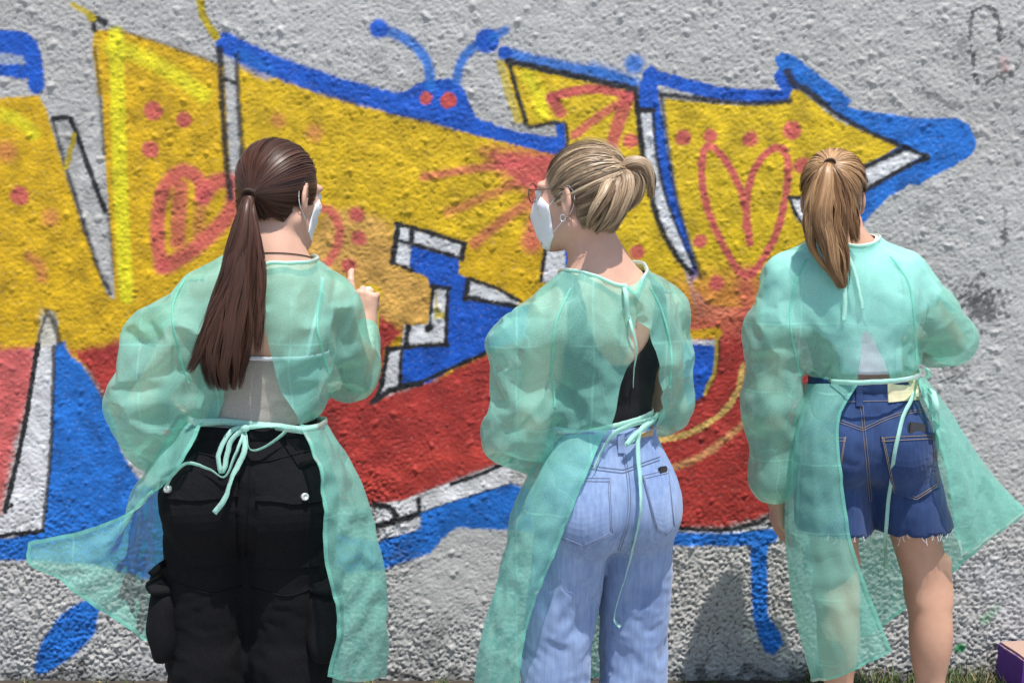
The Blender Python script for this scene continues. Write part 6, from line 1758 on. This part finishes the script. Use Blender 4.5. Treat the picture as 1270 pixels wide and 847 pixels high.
p, nn = hit(t3, 1137, 526, 0.0); p2_, n2_ = hit(t3, 1137, 560, 0.0); up_ = (p - p2_) / np.linalg.norm(p - p2_); nn = nn + n2_; nn /= np.linalg.norm(nn); up_ = up_ + nn * 0.16; up_ /= np.linalg.norm(up_); nn -= up_ * (nn @ up_); nn /= np.linalg.norm(nn); sd_ = np.cross(up_, -nn)
ph = bpy.data.objects.new('phone', me); COL.objects.link(ph)
ph.matrix_world = Matrix(((-sd_[0], -nn[0], up_[0], 0), (-sd_[1], -nn[1], up_[1], 0), (-sd_[2], -nn[2], up_[2], 0), (0, 0, 0, 1))); ph.location = p - up_ * 0.031 + nn * 0.0030
tag(ph, 'flat black phone tucked into the back pocket of the dark denim shorts', 'phone')
# gown
SL_, EL_, WL_ = A(*c['SL']), A(*c['EL']), A(*c['WL']); SR_, ER_, WR_ = A(*c['SR']), A(*c['ER']), A(*c['WR'])
dL, dR = dirv(EL_, WL_), dirv(ER_, WR_)
sl = [(SL_ + A(0.01, 0, -0.012), at(962, 410, 2.95), 0.064, 0.078), (at(962, 410, 2.95), at(956, 500, 2.95), 0.078, 0.070), (at(956, 500, 2.95), at(958, 590, 2.97), 0.070, 0.056), (at(958, 590, 2.97), WL_ + dL * 0.01, 0.056, 0.034),
      (SR_ + A(-0.010, 0, -0.012), at(1150, 384, 3.01), 0.064, 0.076), (at(1150, 384, 3.01), at(1178, 418, 3.03), 0.074, 0.062), (at(1178, 418, 3.03), at(1160, 424, 3.12), 0.064, 0.058), (at(1160, 424, 3.12), WR_, 0.056, 0.034)]
OP3 = [(384, 1067.5, 1071), (421, 1068, 1085), (437, 1067, 1093), (463, 1063, 1106), (500, 1062, 1108)]
NR3 = (0.090, 0.084, 0.002)
Vb3, Fb3 = make_bodice(P3, sl, [(WL_ + dL * 0.006, dL), (WR_, dR)], OP3, belt3, ((belt3, belt3 + 0.04, belt3 + 0.15, belt3 + 0.30, 1.5), (0.016, 0.040, 0.038, 0.018, 0.014)), NR3, 35, excess=0.022)
gown = mesh_np('gown', Vb3, Fb3, M_GOWN, P3.root, True, P3.base); add_creases(gown, Vb3, Fb3); subsurf(gown, 2)
seams(P3, gown, Vb3, Fb3, ([(1000, 322), (984, 360), (980, 405), (992, 466)], [(1104, 318), (1126, 350), (1134, 400), (1136, 452)]))
v, q = neck_binding(P3, Vb3, Fb3, NR3); mesh_np('neck_binding', v, q, M_TAPE, gown, True, P3.base)
cols = [[(1064, 476, 2.872), (1042, 522, 2.84), (1046, 600, 2.83), (1062, 690, 2.835), (1106, 808, 2.86)],
        [(1045, 477, 2.870), (1020, 530, 2.83), (1022, 620, 2.825), (1036, 720, 2.835), (1076, 822, 2.86)],
        [(1020, 477, 2.885), (1000, 540, 2.85), (998, 640, 2.85), (1006, 740, 2.86), (1045, 835, 2.88)],
        [(1004, 477, 2.92), (985, 540, 2.90), (978, 640, 2.90), (986, 740, 2.91), (1016, 843, 2.93)],
        [(997, 476, 2.98), (980, 540, 2.98), (976, 640, 2.99), (985, 740, 3.0), (1006, 838, 3.02)],
        [(1004, 475, 3.05), (990, 540, 3.09), (990, 640, 3.12), (1005, 730, 3.14), (1030, 800, 3.16)],
        [(1035, 473, 3.10), (1030, 540, 3.15), (1040, 640, 3.18), (1055, 720, 3.19), (1075, 785, 3.20)],
        [(1075, 471, 3.11), (1080, 540, 3.16), (1090, 640, 3.19), (1100, 700, 3.20), (1108, 765, 3.20)],
        [(1115, 469, 3.09), (1125, 540, 3.13), (1135, 620, 3.15), (1140, 680, 3.16), (1150, 735, 3.16)],
        [(1140, 468, 3.04), (1165, 540, 3.06), (1185, 600, 3.08), (1198, 650, 3.09), (1212, 682, 3.10)],
        [(1147, 468, 2.97), (1185, 520, 2.98), (1216, 566, 3.00), (1246, 604, 3.02), (1274, 634, 3.04)],
        [(1144, 469, 2.92), (1172, 525, 2.90), (1196, 580, 2.91), (1214, 625, 2.94), (1236, 660, 2.98)],
        [(1138, 470, 2.89), (1161, 530, 2.855), (1177, 590, 2.86), (1185, 640, 2.88), (1190, 690, 2.92)]]
Vs3, Fs3 = make_skirt(cols, 110, 42, P3, 45, 0.016, S, amp=0.005)
sk = mesh_np('skirt_panel', Vs3, Fs3, M_GOWN, gown, True, P3.base); add_creases(sk, Vs3, Fs3); subsurf(sk); lit_edge_band(P3, sk, Vs3, 110, 42)
all3 = bvh(*join((Vb3, Fb3), (Vs3, Fs3), (Vp3, Fp3), (Vt3, Ft3))); core3 = bvh(*join((Vs3, Fs3), (Vp3, Fp3), (Vt3, Ft3)))
v, q = belt_ring(core3, (P3.W[0], P3.W[1]), belt3 + 0.002, 0.013, 0.0035, tilt=lambda a: 0.008 * math.cos(a)); mesh_np('waist_tie', v, q, M_TAPE, gown, True, P3.base)
for i, (pts, w, o) in enumerate((([(1138, 469), (1128, 488), (1115, 520), (1108, 560), (1105, 620), (1101, 660), (1098, 702)], 0.011, 0.014), ([(1139, 468), (1150, 490), (1156, 520), (1166, 560)], 0.016, 0.016), ([(1138, 469), (1143, 495), (1150, 512), (1152, 490), (1140, 468)], 0.014, 0.020), ([(1137, 468), (1146, 458), (1153, 466), (1140, 470)], 0.012, 0.02))):
    v, q = hang(zp(all3, pts, [o] * len(pts), 2.86), w, n=44, seed=190 + i, twist=0.5); mesh_np('bow_tape', v, q, M_TAPE, gown, True, P3.base)
for i, (pts, w) in enumerate((([(1050, 317), (1049, 345), (1047, 372), (1045, 399)], 0.011), ([(1051, 316), (1060, 340), (1065, 360), (1069, 384)], 0.010), ([(1050, 317), (1042, 328), (1040, 345), (1050, 320)], 0.009))):
    v, q = hang(zp(all3, pts, [0.008] * len(pts), 2.86), w, n=30, seed=195 + i, twist=0.4); mesh_np('neck_tie', v, q, M_TAPE, gown, True, P3.base)
make_mask(P3)
def fair(r, n, lay, cl):
    d_, l_ = np.array((0.150, 0.070, 0.028)), np.array((0.52, 0.31, 0.15))
    t = np.clip(0.28 + 0.28 * cl[:, None] + 0.34 * r.standard_normal((n, 1)) * 0.6, 0, 1)
    return d_ * (1 - t) + l_ * t
tie3 = at(1029, 203, 2.893)
sc3 = scalp(P3, tie3, 5200, fair, 25, 0.012, 0.0016)
tl3 = tail([([tie3, at(1028, 212, 2.868), at(1025, 245, 2.855), at(1026, 285, 2.85), at(1036, 325, 2.845), at(1047, 357, 2.85)], (0.010, 0.034, 0.052, 0.054, 0.040, 0.014), 0.74),
            ([tie3, at(1036, 215, 2.865), at(1050, 250, 2.858), at(1058, 280, 2.855), at(1062, 302, 2.86)], (0.008, 0.016, 0.022, 0.018, 0.008), 0.16),
            ([tie3, at(1018, 215, 2.868), at(1008, 250, 2.86), at(1003, 285, 2.855), at(1010, 315, 2.855)], (0.008, 0.014, 0.016, 0.014, 0.008), 0.10)], 5600, fair, 26, 22, 0.0013, 0.005, 0.15, 0.40, endvar=0.24, clumps=22, flyaway=0.005)
V, F, C_ = merge3(sc3, tl3)
hair = mesh_np('hair', V, F, M_HAIR, P3.root, True, P3.base, C_)
v, q = tube([np.array(tie3) + (np.array((1, 0, 0)) * math.cos(t) + np.array((0, -0.5, 0.85)) * math.sin(t)) * 0.0125 for t in th], 0.004, 6, False); mesh_np('hair_tie', v, q, M_ELASTIC, hair, True, P3.base)
tag(P3.root, 'person with light brown ponytail, green gown and dark denim shorts', 'person', 'people painting the wall')
